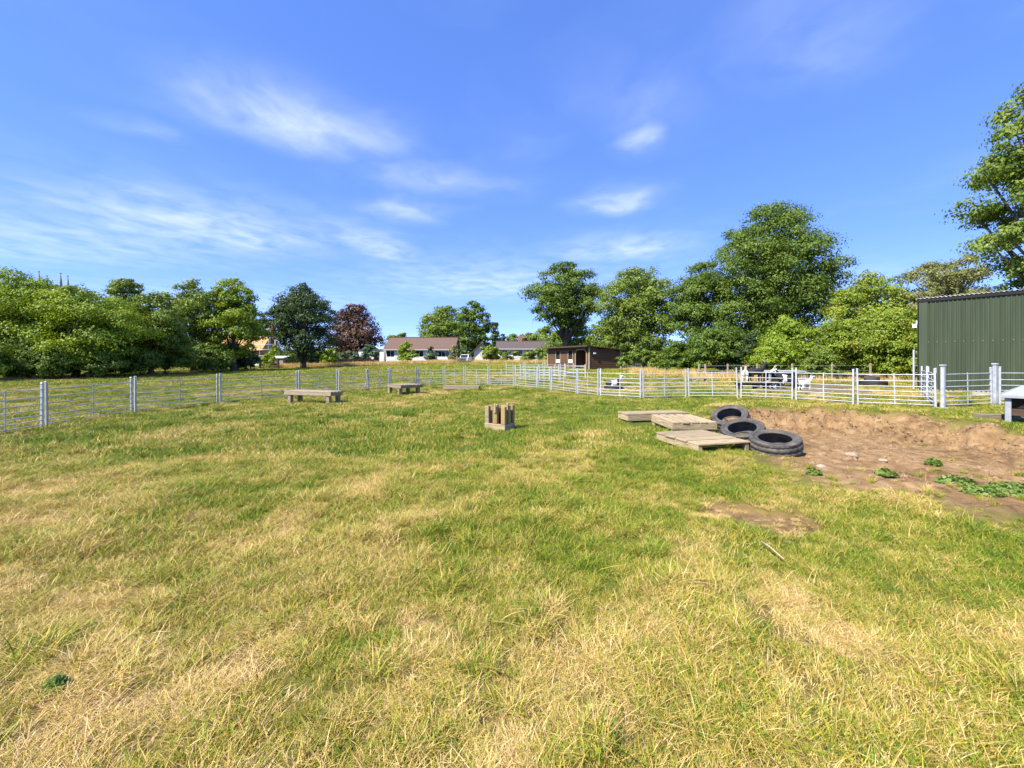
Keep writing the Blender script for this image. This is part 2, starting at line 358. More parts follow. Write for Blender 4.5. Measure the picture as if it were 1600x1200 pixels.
def tube_np(path, radii, seg=7, cap=True):
    path = [Vector(p) for p in path]; V = []; Fc = []
    up = Vector((.13, .31, .94))
    for i, p in enumerate(path):
        d = (path[min(i + 1, len(path) - 1)] - path[max(i - 1, 0)]).normalized()
        a = d.cross(up)
        if a.length < 1e-3: a = d.cross(Vector((1, 0, 0)))
        a.normalize(); b = d.cross(a)
        for k in range(seg):
            t = 2 * math.pi * k / seg; V.append(p + (a * math.cos(t) + b * math.sin(t)) * radii[i])
    for i in range(len(path) - 1):
        for k in range(seg):
            k2 = (k + 1) % seg; Fc.append((i * seg + k, i * seg + k2, (i + 1) * seg + k2, (i + 1) * seg + k))
    return np.array([tuple(v) for v in V]), np.array(Fc)
def tube_obj(name, path, radii, mat, parent=None, seg=8, smooth=True):
    bm = bmesh.new(); v, f = tube_np(path, radii, seg)
    vs = [bm.verts.new(c) for c in v]
    for q in f: bm.faces.new([vs[i] for i in q])
    bm.faces.new(vs[:seg]); bm.faces.new(vs[-seg:][::-1])
    bmesh.ops.recalc_face_normals(bm, faces=bm.faces)
    return bm_obj(name, bm, mat, parent, smooth)
ORD = ['first', 'second', 'third', 'fourth', 'fifth', 'sixth', 'seventh', 'eighth', 'ninth', 'tenth', 'eleventh', 'twelfth', 'thirteenth', 'fourteenth', 'fifteenth']

# ------------------------------------------------------------------ ground
def dry_field(x, y):
    """0 lush green .. 1 straw"""
    x = np.asarray(x, float); y = np.asarray(y, float)
    # mowing streaks run away towards the far middle
    a = math.radians(62); u = x * math.cos(a) + y * math.sin(a); v = -x * math.sin(a) + y * math.cos(a)
    streak = fbm(v * .95, u * .16 + 4, 101, 3)
    patch = fbm(x * .55, y * .55, 111, 4); fine = fbm(x * 2.3, y * 2.3, 121, 3)
    d = .45 + (streak - .5) * .85 + (patch - .5) * .55 + (fine - .5) * .9
    # worn, straw coloured ground in front of the camera
    d = d + .34 * np.exp(-(((x - .75) / 1.3) ** 2 + ((y - 2.0) / .85) ** 2))
    d = d + .20 * np.exp(-(((x - 2.6) / 1.1) ** 2 + ((y - 2.3) / .6) ** 2))
    d = d + .10 * sstep(2.6, 1.4, y)
    # lush belt by the right-hand fence, in front of the platforms
    d = d - .42 * np.exp(-(((x - 2.2) / 2.6) ** 2 + ((y - 11.5) / 4.2) ** 2))
    d = d - .15 * np.exp(-(((x - 3.6) / 1.2) ** 2 + ((y - 3.1) / .7) ** 2))
    d = d - .2 * np.exp(-(((x + 9.5) / 2.2) ** 2 + ((y - 10) / 2.) ** 2))
    # hay strewn in the goat run, worn spots
    for (cx, cy, rx, ry, am) in [(5.6, 19.6, 2.0, 1.5, .55), (14.3, 16.6, 1.3, 1.6, .8), (.95, 9.9, .35, .3, .6), (1.5, 8.4, .35, .28, .6), (2.2, 4.1, .7, .5, .2), (5.0, 10.4, 1.0, .4, .35), (7.5, 10.2, 1.5, .4, .25)]:
        d = d + am * np.exp(-(((x - cx) / rx) ** 2 + ((y - cy) / ry) ** 2))
    d = d - .10 * sstep(3.5, 7, y) - .07 * sstep(18, 26, y) - .14 * sstep(24, 36, y)
    return np.clip(d, .02, 1.0)

def axis(segs):
    out = []
    for a, b, st in segs: out.append(np.arange(a, b, st))
    return np.concatenate(out + [np.array([segs[-1][1]])])
xs = axis([(-3000, -400, 260), (-400, -80, 32), (-80, -24, 4), (-24, -8, .5), (-8, 1.5, .16), (1.5, 3.2, .09), (3.2, 9.6, .045), (9.6, 18, .25), (18, 40, 1.5), (40, 120, 8), (120, 400, 35), (400, 3000, 260)])
ys = axis([(-1500, -60, 120), (-60, -4, 6), (-4, 1, .4), (1, 3.2, .12), (3.2, 10.8, .045), (10.8, 26, .3), (26, 90, 1.6), (90, 300, 15), (300, 3000, 150), (3000, 3600, 300)])
GX, GY = np.meshgrid(xs, ys)
GZ = ground_h(GX, GY) + rough_h(GX, GY)
nx, ny = len(xs), len(ys)
idx = np.arange(nx * ny).reshape(ny, nx)
gf = np.stack([idx[:-1, :-1], idx[:-1, 1:], idx[1:, 1:], idx[1:, :-1]], -1).reshape(-1, 4)
gme = mesh_np('ground', np.stack([GX, GY, GZ], -1).reshape(-1, 3), gf, M['ground'], True)
for nm, arr in (('dry', dry_field(GX, GY)), ('dirt', dirt_mask(GX, GY))):
    a_ = gme.attributes.new(nm, 'FLOAT', 'POINT'); a_.data.foreach_set('value', arr.ravel().astype(np.float32))
tag(obj('ground', gme), kind='structure')

# ------------------------------------------------------------------ instanced scatter (grass and the like)
def tuft_mesh(name, n, hmin, hmax, rad, width, lean, seed, droop=.5, mat=None, segs=3, tlo=0., thi=1.):
    rs = np.random.RandomState(seed); V = []; Fq = []; T = []
    for i in range(n):
        a = rs.rand() * 6.283; r = rad * math.sqrt(rs.rand()); bx, by = r * math.cos(a), r * math.sin(a)
        h = hmin + (hmax - hmin) * rs.rand(); la = rs.rand() * 6.283; ln = lean * (.3 + rs.rand())
        w = width * (.6 + .7 * rs.rand()); wa = rs.rand() * 6.283; wx, wy = math.cos(wa) * w / 2, math.sin(wa) * w / 2
        base = len(V); dr = droop * rs.rand()
        for k in range(segs + 1):
            t = k / segs; off = h * ln * t * t + h * .1 * t
            zz = h * (t - dr * ln * t * t * .6)
            x = bx + math.cos(la) * off; y = by + math.sin(la) * off; ww = 1 - .85 * t ** 1.5
            V.append((x - wx * ww, y - wy * ww, zz)); V.append((x + wx * ww, y + wy * ww, zz))
        tv = tlo + (thi - tlo) * rs.rand(); T += [tv] * (2 * (segs + 1))
        for k in range(segs): Fq.append((base + 2 * k, base + 2 * k + 1, base + 2 * k + 3, base + 2 * k + 2))
    me = mesh_np(name, V, Fq, mat or M['grass'], True)
    a_ = me.attributes.new('tint', 'FLOAT', 'POINT'); a_.data.foreach_set('value', np.array(T, np.float32)); return me
def scatter(name, protos, pts, kind, rot, scl, dry, label):
    pc = bpy.data.collections.new(name + '_forms')
    for i, me in enumerate(protos):
        pc.objects.link(bpy.data.objects.new('%s_form_%d' % (name, i), me))
    me = bpy.data.meshes.new(name); me.vertices.add(len(pts)); me.vertices.foreach_set('co', np.asarray(pts, np.float32).ravel())
    for nm, ty, arr in (('kind', 'INT', kind), ('scl', 'FLOAT', scl), ('dry', 'FLOAT', dry)):
        a_ = me.attributes.new(nm, ty, 'POINT'); a_.data.foreach_set('value', np.asarray(arr, np.int32 if ty == 'INT' else np.float32))
    a_ = me.attributes.new('rot', 'FLOAT_VECTOR', 'POINT'); a_.data.foreach_set('vector', np.asarray(rot, np.float32).ravel())
    o = obj(name, me); tag(o, label, 'grass', kind='stuff')
    ng = bpy.data.node_groups.new(name + '_scatter', 'GeometryNodeTree')
    ng.interface.new_socket('Geometry', in_out='INPUT', socket_type='NodeSocketGeometry'); ng.interface.new_socket('Geometry', in_out='OUTPUT', socket_type='NodeSocketGeometry')
    N = ng.nodes.new; L = ng.links.new
    gi = N('NodeGroupInput'); go = N('NodeGroupOutput'); ci = N('GeometryNodeCollectionInfo'); ci.inputs['Collection'].default_value = pc
    ci.inputs['Separate Children'].default_value = True; ci.inputs['Reset Children'].default_value = True
    iop = N('GeometryNodeInstanceOnPoints'); iop.inputs['Pick Instance'].default_value = True
    def na(n, t):
        q = N('GeometryNodeInputNamedAttribute'); q.data_type = t; q.inputs['Name'].default_value = n; return q.outputs['Attribute']
    e2r = N('FunctionNodeEulerToRotation'); L(na('rot', 'FLOAT_VECTOR'), e2r.inputs[0]); L(e2r.outputs[0], iop.inputs['Rotation'])
    L(na('kind', 'INT'), iop.inputs['Instance Index']); L(na('scl', 'FLOAT'), iop.inputs['Scale'])
    L(gi.outputs[0], iop.inputs['Points']); L(ci.outputs[0], iop.inputs['Instance']); L(iop.outputs[0], go.inputs[0])
    md = o.modifiers.new('scatter', 'NODES'); md.node_group = ng
    return o
RS = np.random.RandomState(7)
CLEAR = []      # footprints where no grass grows: (cx, cy, r)

def grass_points(y0, y1, dens):
    wmax = 1.42 * y1 + 1.5
    n = int(dens * (y1 - y0) * 2 * wmax)
    y = y0 + (y1 - y0) * RS.rand(n); x = (RS.rand(n) * 2 - 1) * wmax
    k = np.abs(x) < 1.42 * y + 1.5
    return x[k], y[k]

def build_grass():
    P = [tuft_mesh('short_green_patch', 130, .02, .065, .095, .0044, .7, 1, .6), tuft_mesh('mixed_mat_patch', 130, .025, .080, .095, .0044, 1.1, 2, .7),
         tuft_mesh('dry_mat_patch', 150, .02, .066, .095, .0040, 1.4, 3, .8), tuft_mesh('tussock', 190, .04, .12, .075, .0046, 1.2, 4, .8),
         tuft_mesh('tall_stalks', 5, .08, .18, .10, .0028, 1.0, 5, .6, tlo=.6, thi=1.),
         tuft_mesh('broad_patch', 190, .025, .085, .24, .0085, .8, 6, .6, segs=2), tuft_mesh('broad_tussock', 150, .05, .16, .15, .0095, 1.2, 8, .8, segs=2),
         tuft_mesh('far_patch', 260, .04, .12, .8, .026, .8, 9, .6, segs=2)]
    pts = []; kinds = []; rots = []; scls = []; drys = []
    def put(x, y, kind, scl, dry, tilt=.06):
        n = len(x); z = ground_h(x, y) + rough_h(x, y) - .006
        pts.append(np.stack([x, y, z], -1)); kinds.append(kind); scls.append(scl); drys.append(dry)
        rots.append(np.stack([RS.normal(0, tilt, n), RS.normal(0, tilt, n), RS.rand(n) * 6.283], -1))
    def cull(x, y):
        d = dirt_mask(x, y); keep = RS.rand(len(x)) > d * 1.3
        for (cx, cy, r) in CLEAR: keep &= np.hypot(x - cx, y - cy) > r
        return keep
    for (y0, y1, dens, near) in [(.5, 3.2, 260, True), (3.2, 6.5, 165, True), (6.5, 11, 26, False), (11, 18, 14, False), (18, 30, 9, False)]:
        x, y = grass_points(y0, y1, dens); k = cull(x, y); x, y = x[k], y[k]; n = len(x)
        dry = dry_field(x, y); rnd = RS.rand(n); dm = dirt_mask(x, y)
        tuss = fbm(x * 2.0, y * 2.0, 151, 2)
        if near:
            kind = np.where(dry > .6, np.where(rnd < .7, 2, 1), np.where(rnd < .5, 0, 1))
            scl = (.6 + .55 * RS.rand(n) + .5 * sstep(.5, .75, tuss)) * np.where(y < 3.2, .84, .95)
        else:
            kind = np.full(n, 5); scl = .6 + .35 * RS.rand(n) + .3 * sstep(.5, .75, tuss)
        scl = scl * np.where(dm > .15, .55, 1) * np.where(x < -1.0, 1.1, .92)
        put(x, y, kind, scl, np.clip(dry + RS.normal(0, .17, n), 0, 1))
        # tussocks standing out of the sward
        x, y = grass_points(y0, y1, 16 if near else 4.5); k = cull(x, y) & ((fbm(x * 1.1, y * 1.1, 161, 3) + .12 * (x < -.5)) > .52); x, y = x[k], y[k]; n = len(x)
        put(x, y, np.full(n, 3 if near else 6), .5 + .75 * RS.rand(n) ** 1.5, np.clip(dry_field(x, y) - .10 + RS.normal(0, .12, n), 0, 1), .2)
        if near:
            x, y = grass_points(y0, y1, 5); k = cull(x, y); x, y = x[k], y[k]; n = len(x)
            put(x, y, np.full(n, 4), .6 + .6 * RS.rand(n), np.clip(dry_field(x, y) + .25, 0, 1), .25)
    # sparse small tufts at the front edge of the bare soil and on its bank top
    n = 4200; x = 3.0 + 7.2 * RS.rand(n); y = 3.2 + 7.8 * RS.rand(n); dm = dirt_mask(x, y); d, t, sd = ridge_sd(x, y)
    pr = np.where(y < 6.3, .17 * sstep(6.3, 4.2, y), 0) + .55 * (1 - sstep(.0, .38, d)) * (fbm(x * 2, y * 2, 171, 2) > .42) + .012
    k = (dm > .12) & (RS.rand(n) < pr); x, y = x[k], y[k]; n = len(x)
    put(x, y, np.full(n, 3), .28 + .5 * RS.rand(n), np.clip(.35 + RS.normal(0, .22, n) + .15 * (y > 7), 0, 1), .25)
    n = 130; x = 1.7 + 1.3 * RS.rand(n); y = 3.3 + 1.3 * RS.rand(n); put(x, y, np.full(n, 2), .25 + .4 * RS.rand(n), np.clip(RS.normal(.8, .12, n), 0, 1), .1)
    n = 1500; x = 3.6 + 5 * RS.rand(n); y = 3.4 + 5.5 * RS.rand(n); k = (dirt_mask(x, y) > .3) & (fbm(x * 1.4, y * 1.4, 181, 3) > .5); x, y = x[k], y[k]; n = len(x)
    put(x, y, np.full(n, 4), .3 + .4 * RS.rand(n), np.clip(RS.normal(.8, .12, n), 0, 1), 1.2)
    x, y = grass_points(30, 78, 2.4)
    put(x, y, np.full(len(x), 7), .7 + .5 * RS.rand(len(x)), np.clip(dry_field(x, y) + RS.normal(0, .06, len(x)), 0, 1))
    scatter('grass', P, np.concatenate(pts), np.concatenate(kinds), np.concatenate(rots), np.concatenate(scls), np.concatenate(drys),
            'short sun-dried green and straw coloured pasture grass')
    return P

# ------------------------------------------------------------------ sheep hurdles
rail_me = None
def make_hurdle_meshes():
    global RAIL, UPR, MID, FOOT, CAP
    v, f = tube_np([(0, 0, 0), (1, 0, 0)], [.0125, .0125], 6); RAIL = mesh_np('rail', v, f, M['galv'], True)
    UPR = box_mesh(.046, .046, 1.12, M['galv'], .005); MID = box_mesh(.03, .012, .93, M['galv'], .003)
    CAP = box_mesh(.06, .05, .025, M['galv'], .005)
make_hurdle_meshes()
UPR_D = box_mesh(.048, .046, 1.12, M['galv_dull'], .005); MID_D = box_mesh(.03, .012, .93, M['galv_dull'], .003)
v_, f_ = tube_np([(0, 0, 0), (1, 0, 0)], [.0125, .0125], 6); RAIL_D = mesh_np('rail', v_, f_, M['galv_dull'], True)
RZ = [.09, .20, .32, .455, .60, .76, .95]
def hurdle(a, b, label, group, dull=False, name='sheep_hurdle', rails=RZ, gap=.06, lift=0):
    ax, ay = a; bx, by = b; za, zb = gz(ax, ay), gz(bx, by)
    L = math.hypot(bx - ax, by - ay); e = empty(name, (ax, ay, za + lift), 0, label, 'hurdle', group)
    e.rotation_euler = (0, -math.atan2(zb - za, L), math.atan2(by - ay, bx - ax))
    r, u, m = (RAIL_D, UPR_D, MID_D) if dull else (RAIL, UPR, MID)
    L = math.hypot(L, zb - za)
    for z in rails:
        o = obj('rail', r, e, (gap + .015, 0, z)); o.scale = (L - 2 * gap - .03, 1, 1)
    for x in (gap, L - gap):
        p = obj('end_upright', u, e, (x, 0, .56)); obj('pin_loop', CAP, p, (0, 0, .565 if x < 1 else .53))
    obj('middle_brace', m, e, (L / 2, 0, .52))
    return e
def build_hurdles():
    left = [(-68, 8.2), (69, 10.1), (208, 12.7), (342, 15.3), (466, 17.9), (528, 20.0), (574, 21.6), (609, 22.9), (652, 24.2)]
    P = [(at(p, Y), Y) for p, Y in left]
    wh = ['half out of frame at the left edge', 'second from the left edge', 'third from the left edge', 'behind the long bench, left of its top', 'just right of the long bench',
          'midway between long bench and square table', 'just left of the square table', 'right behind the square table']
    for i in range(len(P) - 1):
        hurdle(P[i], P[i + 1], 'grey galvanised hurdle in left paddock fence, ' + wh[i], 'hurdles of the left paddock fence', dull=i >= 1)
    hurdle(P[-1], (at(694, 25.0), 25.0), 'bright galvanised hurdle gate between square table and low platform', 'hurdles of the far paddock fence', name='hurdle_gate')
    back = [(694, 25.0), (726, 25.0), (764, 24.0), (804, 22.8)]
    Q = [(at(p, Y), Y) for p, Y in back]
    wb = ['behind the left end of the low platform', 'just right of the low platform', 'last before the bright corner run']
    for i in range(3):
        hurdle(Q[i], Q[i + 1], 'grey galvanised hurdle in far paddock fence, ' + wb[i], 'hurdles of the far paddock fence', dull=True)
    right = [(804, 22.8), (840, 21.4), (861, 19.9), (902, 18.2), (936, 16.5), (1003, 15.6), (1074, 15.7), (1155, 15.1), (1241, 14.2), (1337, 12.85), (1467, 11.5)]
    R = [(at(p, Y), Y) for p, Y in right]
    wr = ['at the far corner', 'second from the far corner', 'left of the brown stable door', 'below the stable arch', 'in front of the goat lying in the tyre', 'in front of the strewn hay', 'right of the strewn hay',
          'in front of the black goat on the platform', 'in front of the white goat at the feeder', 'nearest the green barn']
    wr = ['at the far corner', 'second from the far corner', 'third from the far corner', 'below the right end of the stable', 'in front of the goat lying in a tyre', 'in front of the strewn hay', 'left of the piebald goats',
          'in front of the black goat on the cart', 'in front of the small white goat', 'nearest the green barn corner']
    for i in range(len(R) - 1):
        hurdle(R[i], R[i + 1], 'white-silver hurdle in right goat-run fence, ' + wr[i], 'hurdles of the goat run fence')
    # gateway by the barn
    c = R[-1]; g1 = (at(1552, 11.75), 11.75); g2 = (at(1690, 11.1), 11.1)
    hurdle((c[0] + .12, c[1] + .02), g1, 'silver hurdle closing the gap in front of the green barn', 'hurdles by the barn')
    hurdle((g1[0] + .1, g1[1]), g2, 'silver hurdle cut by right edge behind the hay feeder', 'hurdles by the barn')
    hurdle((c[0] + .03, c[1] + .12), (at(1450, 13.4), 13.4), 'silver hurdle running back from the corner to the barn', 'hurdles by the barn')
    hurdle((at(1450, 13.4) + .02, 13.45), (at(1440, 15.0), 15.0), 'silver hurdle end-on beside the barn corner', 'hurdles by the barn')
    for i, (p, lab) in enumerate([((c[0] + .06, c[1] - .05), 'stout galvanised corner post where the hurdles meet before the barn'), ((g1[0] + .05, g1[1]), 'stout galvanised gate post in front of the green barn wall')]):
        e = empty('steel_post', (p[0], p[1], gz(*p)), .2, lab, 'post', 'stout steel posts')
        box('shaft', e, (.075, .075, 1.2), (0, 0, .6), M['galv']); box('cap', e, (.12, .10, .04), (0, 0, 1.21), M['galv']); box('foot_plate', e, (.26, .2, .02), (.03, 0, .02), M['galv'])
    # pens in front of the stable
    pens = [((790, 33.5), (820, 33.0), 'pen hurdle farthest left before the stable'), ((820, 33.0), (850, 32.0), 'pen hurdle second from left before the stable'),
            ((850, 32.0), (883, 31.0), 'pen hurdle left of the wooden gate post before the stable'), ((812, 29.5), (842, 28.2), 'nearer pen hurdle at the left, before the stable'),
            ((842, 28.2), (875, 27.4), 'nearer pen hurdle at the middle, before the stable'), ((875, 27.4), (897, 30.0), 'pen hurdle slanting back before the stable door')]
    for a, b, lab in pens:
        hurdle((at(*a), a[1]), (at(*b), b[1]), 'galvanised ' + lab, 'pen hurdles before the stable', rails=[.15, .35, .55, .75, .95])
    e0 = (at(884, 31.0), 31.0); e1 = (at(915, 30.2), 30.2)
    g = empty('post_and_rail_fence', (e0[0], e0[1], gz(*e0)), math.atan2(e1[1] - e0[1], e1[0] - e0[0]), 'short pale post and rail fence below the stable arch', 'fence')
    LL = math.hypot(e1[0] - e0[0], e1[1] - e0[1])
    for x in (0, LL): box('post', g, (.13, .13, 1.05), (x, 0, .5), M['wood_post'])
    for z in (.4, .65, .9): box('rail', g, (LL - .13, .05, .06), (LL / 2, 0, z), M['galv'])
    hurdle((at(970, 43.5), 43.5), (at(1003, 43.0), 43.0), 'dull hurdle standing right of the brown stable', 'hurdle by the stable', dull=True)
    # tall yard gate by the barn's hidden gable
    a = (at(1428, 17.6), 17.6); e = empty('yard_gate', (a[0], a[1], gz(*a)), .3, 'tall galvanised yard gate hung at the left end of the green barn', 'gate')
    for z in (.15, .45, .75, 1.05, 1.35, 1.65): o = obj('rail', RAIL, e, (0, 0, z)); o.scale = (.55, 1.8, 1.8)
    for x in (0, .55): box('end_upright', e, (.06, .06, 1.7), (x, 0, .9), M['galv'])
build_hurdles()

# ------------------------------------------------------------------ wooden platforms, benches, block
def slab(name, label, corner, ang, Lx, Ly, z0, zt, th, planks_along_x, nplank, mat, legs=None, group=None, tilt=(0, 0), apron=.1, cat='platform'):
    """platform with its near-left corner at `corner`; planks on top, boards round the edge"""
    g0 = z0
    e = empty(name, (corner[0], corner[1], g0), ang, label, cat, group); e.rotation_euler = (tilt[0], tilt[1], ang)
    rs = random.Random(hash(label) & 0xffff if False else len(label) * 7 + nplank)
    if planks_along_x:
        w = Ly / nplank
        for i in range(nplank): box('plank', e, (Lx + rs.uniform(-.015, .015), w - .026, th), (Lx / 2 + rs.uniform(-.006, .006), w * (i + .5), zt - th / 2 + rs.uniform(-.004, .004)), mat, (rs.uniform(-.008, .008), 0, rs.uniform(-.004, .004)))
    else:
        w = Lx / nplank
        for i in range(nplank): box('plank', e, (Ly + rs.uniform(-.015, .015), w - .042, th), (w * (i + .5), Ly / 2 + rs.uniform(-.006, .006), zt - th / 2 + rs.uniform(-.004, .004)), mat, (rs.uniform(-.008, .008), 0, math.pi / 2 + rs.uniform(-.004, .004)))
    t = .04; za = zt - th - apron / 2 - .002
    if apron > 0:
        box('edge_board', e, (Lx - .02, t, apron), (Lx / 2, t / 2 + .006, za), mat); box('edge_board', e, (Lx - .02, t, apron), (Lx / 2, Ly - t / 2 - .006, za), mat)
        box('edge_board', e, (Ly - 2 * t - .02, t, apron), (t / 2 + .012, Ly / 2, za), mat, (0, 0, math.pi / 2)); box('edge_board', e, (Ly - 2 * t - .02, t, apron), (Lx - t / 2 - .012, Ly / 2, za), mat, (0, 0, math.pi / 2))
    if legs:
        for (lx, ly, sw) in legs:
            h = zt - th - .003 + .08
            box('leg', e, (sw, sw, h), (lx, ly, h / 2 - .08), mat)
    return e
def build_wood():
    # long bench
    c = (at(443, 15.0), 15.0); d = (at(515, 14.35), 14.35); ang = math.atan2(d[1] - c[1], d[0] - c[0]); L = math.hypot(d[0] - c[0], d[1] - c[1])
    z = min(gz(*c), gz(*d))
    slab('long_bench', 'long low weathered grey timber bench near the left fence', c, ang, L + .05, .62, z, .46, .05, True, 4, M['wood_grey'],
         [(.22, .1, .13), (L - .12, .1, .13), (.26, .5, .13), (L - .08, .5, .13)], cat='bench')
    n = (at(626, 18.4), 18.4); l = (at(605, 19.4), 19.4); ang = math.atan2(n[1] - l[1], n[0] - l[0]); 
    slab('square_table', 'small square weathered timber table on thick legs by the far fence', l, ang, math.hypot(n[0] - l[0], n[1] - l[1]), 1.15, gz(*n), .47, .05, True, 6, M['wood_grey'],
         [(.1, .1, .15), (1.08, .1, .15), (.1, 1.02, .15), (1.08, 1.02, .15)], cat='table')
    p = (at(692, 20.6), 20.6)
    slab('low_platform', 'low narrow timber platform lying in grass by the far fence', p, -.03, 1.82, .75, gz(*p), .24, .04, True, 4, M['wood_grey'], [(.15, .1, .12), (1.66, .1, .12), (.15, .62, .12), (1.66, .62, .12)], apron=.13)
    # three platforms by the tyres
    a = unproj(981, 665, .0); b = unproj(1098, 662, .0)
    slab('timber_platform', 'narrow pale timber platform, farthest of the three beside the tyres', a, math.atan2(b[1] - a[1], b[0] - a[0]) + .03, 1.55, .55, gz(*a) + .02, .19, .04, True, 3, M['wood_tan'],
         [(.1, .1, .1), (1.44, .1, .1), (.1, .45, .1), (1.44, .45, .1)], 'timber platforms by the tyres', apron=.12)
    a = unproj(1050, 681, .05)
    slab('timber_platform', 'middle timber platform, its five planks running front to back, beside the tyres', a, .03, .90, 1.12, gz(*a) + .03, .21, .035, False, 5, M['wood_tan'],
         [(.08, .08, .1), (.82, .08, .1), (.08, 1.04, .1), (.82, 1.04, .1)], 'timber platforms by the tyres', apron=.115)
    n = unproj(1092, 718, .0); q = unproj(1187, 714, .0); ang = math.atan2(q[1] - n[1], q[0] - n[0])
    slab('timber_platform', 'nearest timber platform with three wide planks, front edge raised, beside the tyres', (n[0] + .02, n[1] + .05), ang + .10, .98, 1.12, gz(*n) - .0, .145, .03, True, 4, M['wood_tan'],
         [(.05, .06, .07), (.93, .06, .07), (.05, 1.06, .07), (.93, 1.06, .07)], 'timber platforms by the tyres', apron=0)
    e = [o for o in COL.objects if o.name.startswith('timber_platform')][-1]
    box('edge_board', e, (1.06, .035, .10), (.025, .56, .062), M['wood_tan'], (0, 0, math.pi / 2)); box('edge_board', e, (1.06, .035, .10), (.955, .56, .062), M['wood_tan'], (0, 0, math.pi / 2))
    # climbing block
    Fc = (at(789, 8.69), 8.69); Lc = (at(757, 8.97), 8.97); ang = math.atan2(Fc[1] - Lc[1], Fc[0] - Lc[0]); z = gz(*Fc)
    e = empty('climbing_block', (Lc[0], Lc[1], z), ang, 'small square climbing block of upright yellowish timbers on a boxed base', 'block')
    A, B, H0 = .53, .42, .15
    box('base_board', e, (A, .05, H0), (A / 2, .025, H0 / 2 - .01), M['wood_tan']); box('base_board', e, (A, .05, H0), (A / 2, B - .025, H0 / 2 - .01), M['wood_tan'])
    box('base_board', e, (B - .104, .05, H0), (.027, B / 2, H0 / 2 - .01), M['wood_tan'], (0, 0, math.pi / 2)); box('base_board', e, (B - .104, .05, H0), (A - .027, B / 2, H0 / 2 - .01), M['wood_tan'], (0, 0, math.pi / 2))
    rs = random.Random(4)
    for i, x in enumerate((.056, .265, .474)):
        for j, y in enumerate((.045, .21, .375)):
            if i == 1 and j == 1: continue
            sx = .10 if i != 1 else .115; hh = .53 + rs.uniform(-.012, .012)
            mt = M['wood_tan'] if (i + j) % 2 == 0 and i == 0 else M['wood_yellow']
            p = box('upright', e, (sx, .08, hh - H0 - .002), (x, y, (hh + H0) / 2 - .008), mt)
            if (i, j) in ((1, 0), (2, 1)): box('batten', p, (.045, .03, .20), (.02, -.0555, .15), M['wood_tan'])
    box('core_shade_board', e, (.3, .03, .45), (.27, .21, .235), M['black_in'])  # near-black sheet added to paint the shade in the gaps between uprights
    # sleeper by the feeder
    s = (at(1531, 9.1), 9.1); e = box('timber_sleeper', None, (1.5, .2, .13), (s[0] + .7, s[1] - .05, gz(*s) + .10), M['wood_grey'], (0, 0, -.08)); tag(e, 'mossy timber sleeper on the ground under the hay feeder', 'sleeper')
    for (px, Y, L, h, an, lab) in [(1306, 16.6, 2.6, .16, -.05, 'long timber beam lying nearest the straw in the goat run'), (1290, 18.4, 2.2, .18, .04, 'timber beam lying behind the small white goat'), (1210, 17.4, 1.5, .12, .02, 'short dark timber lying before the blue wheel')]:
        x = at(px, Y); tag(box('timber_beam', None, (L, .22, h), (x, Y, gz(x, Y) + h / 2 - .01), M['wood_grey'], (0, 0, an)), lab, 'beam', 'timber beams in the goat run')
    x = at(1095, 25.0); slab('small_bench', 'small pale bench far off by the hedge', (x - .4, 25.0), 0, .85, .35, gz(x, 25), .33, .05, True, 2, M['wood_post'], [(.08, .08, .08), (.77, .08, .08), (.08, .27, .08), (.77, .27, .08)], cat='bench', apron=.08)
build_wood()

# ------------------------------------------------------------------ tyres
def revolve(prof, seg, mat, name, fn=None, closed=False):
    n = len(prof); V = []
    for k in range(seg):
        a = 2 * math.pi * k / seg
        for j, (r, z) in enumerate(prof):
            rr = r + (fn(j, k) if fn else 0); V.append((rr * math.cos(a), rr * math.sin(a), z))
    Fq = []
    for k in range(seg):
        k2 = (k + 1) % seg
        for j in range(n - 1): Fq.append((k * n + j, k2 * n + j, k2 * n + j + 1, k * n + j + 1))
    return mesh_np(name, V, Fq, mat, False)
def tyre_meshes(R, W, hole, mat):
    h = W / 2
    prof = []
    zs = [-h * .92, -h * .66, -h * .62, -h * .56, -h * .52, -h * .1, -h * .06, h * .06, h * .1, h * .52, h * .56, h * .62, h * .66, h * .92]
    gro = {2, 3, 6, 7, 10, 11}
    for j, z in enumerate(zs):
        crown = R - .022 * (z / h) ** 2
        prof.append((crown - (.012 if j in gro else 0), z))
    seg = 96
    def fn(j, k): return -.009 if (j in (0, 1, 12, 13) and k % 3 == 0) or (j in (4, 5, 8, 9) and k % 4 == 1) else 0
    tread = revolve(prof, seg, mat, 'tread', fn)
    side = [(R - .020, h * .92), (R - .035, h * 1.0), (R - .07, h * 1.06), (hole + .06, h * 1.04), (hole + .03, h * .98), (hole + .028, h * 1.0), (hole + .006, h * .92), (hole, h * .80), (hole + .012, h * .74), (R - .075, h * .93), (R - .04, h * .7), (R - .03, 0.0)]
    side_t = revolve(side, 64, mat, 'sidewall'); side_b = revolve([(r, -z) for r, z in side], 64, mat, 'sidewall')
    for m_ in (side_t, side_b):
        for p in m_.polygons: p.use_smooth = True
    return tread, side_t, side_b
TYRE = tyre_meshes(.33, .235, .20, M['rubber'])
def tyre(loc, rot, label, group, meshes=TYRE, scale=1.0):
    e = empty('tyre', loc, 0, label, 'tyre', group, rot); e.scale = (scale,) * 3
    obj('tread', meshes[0], e); obj('sidewall', meshes[1], e); obj('sidewall', meshes[2], e); return e
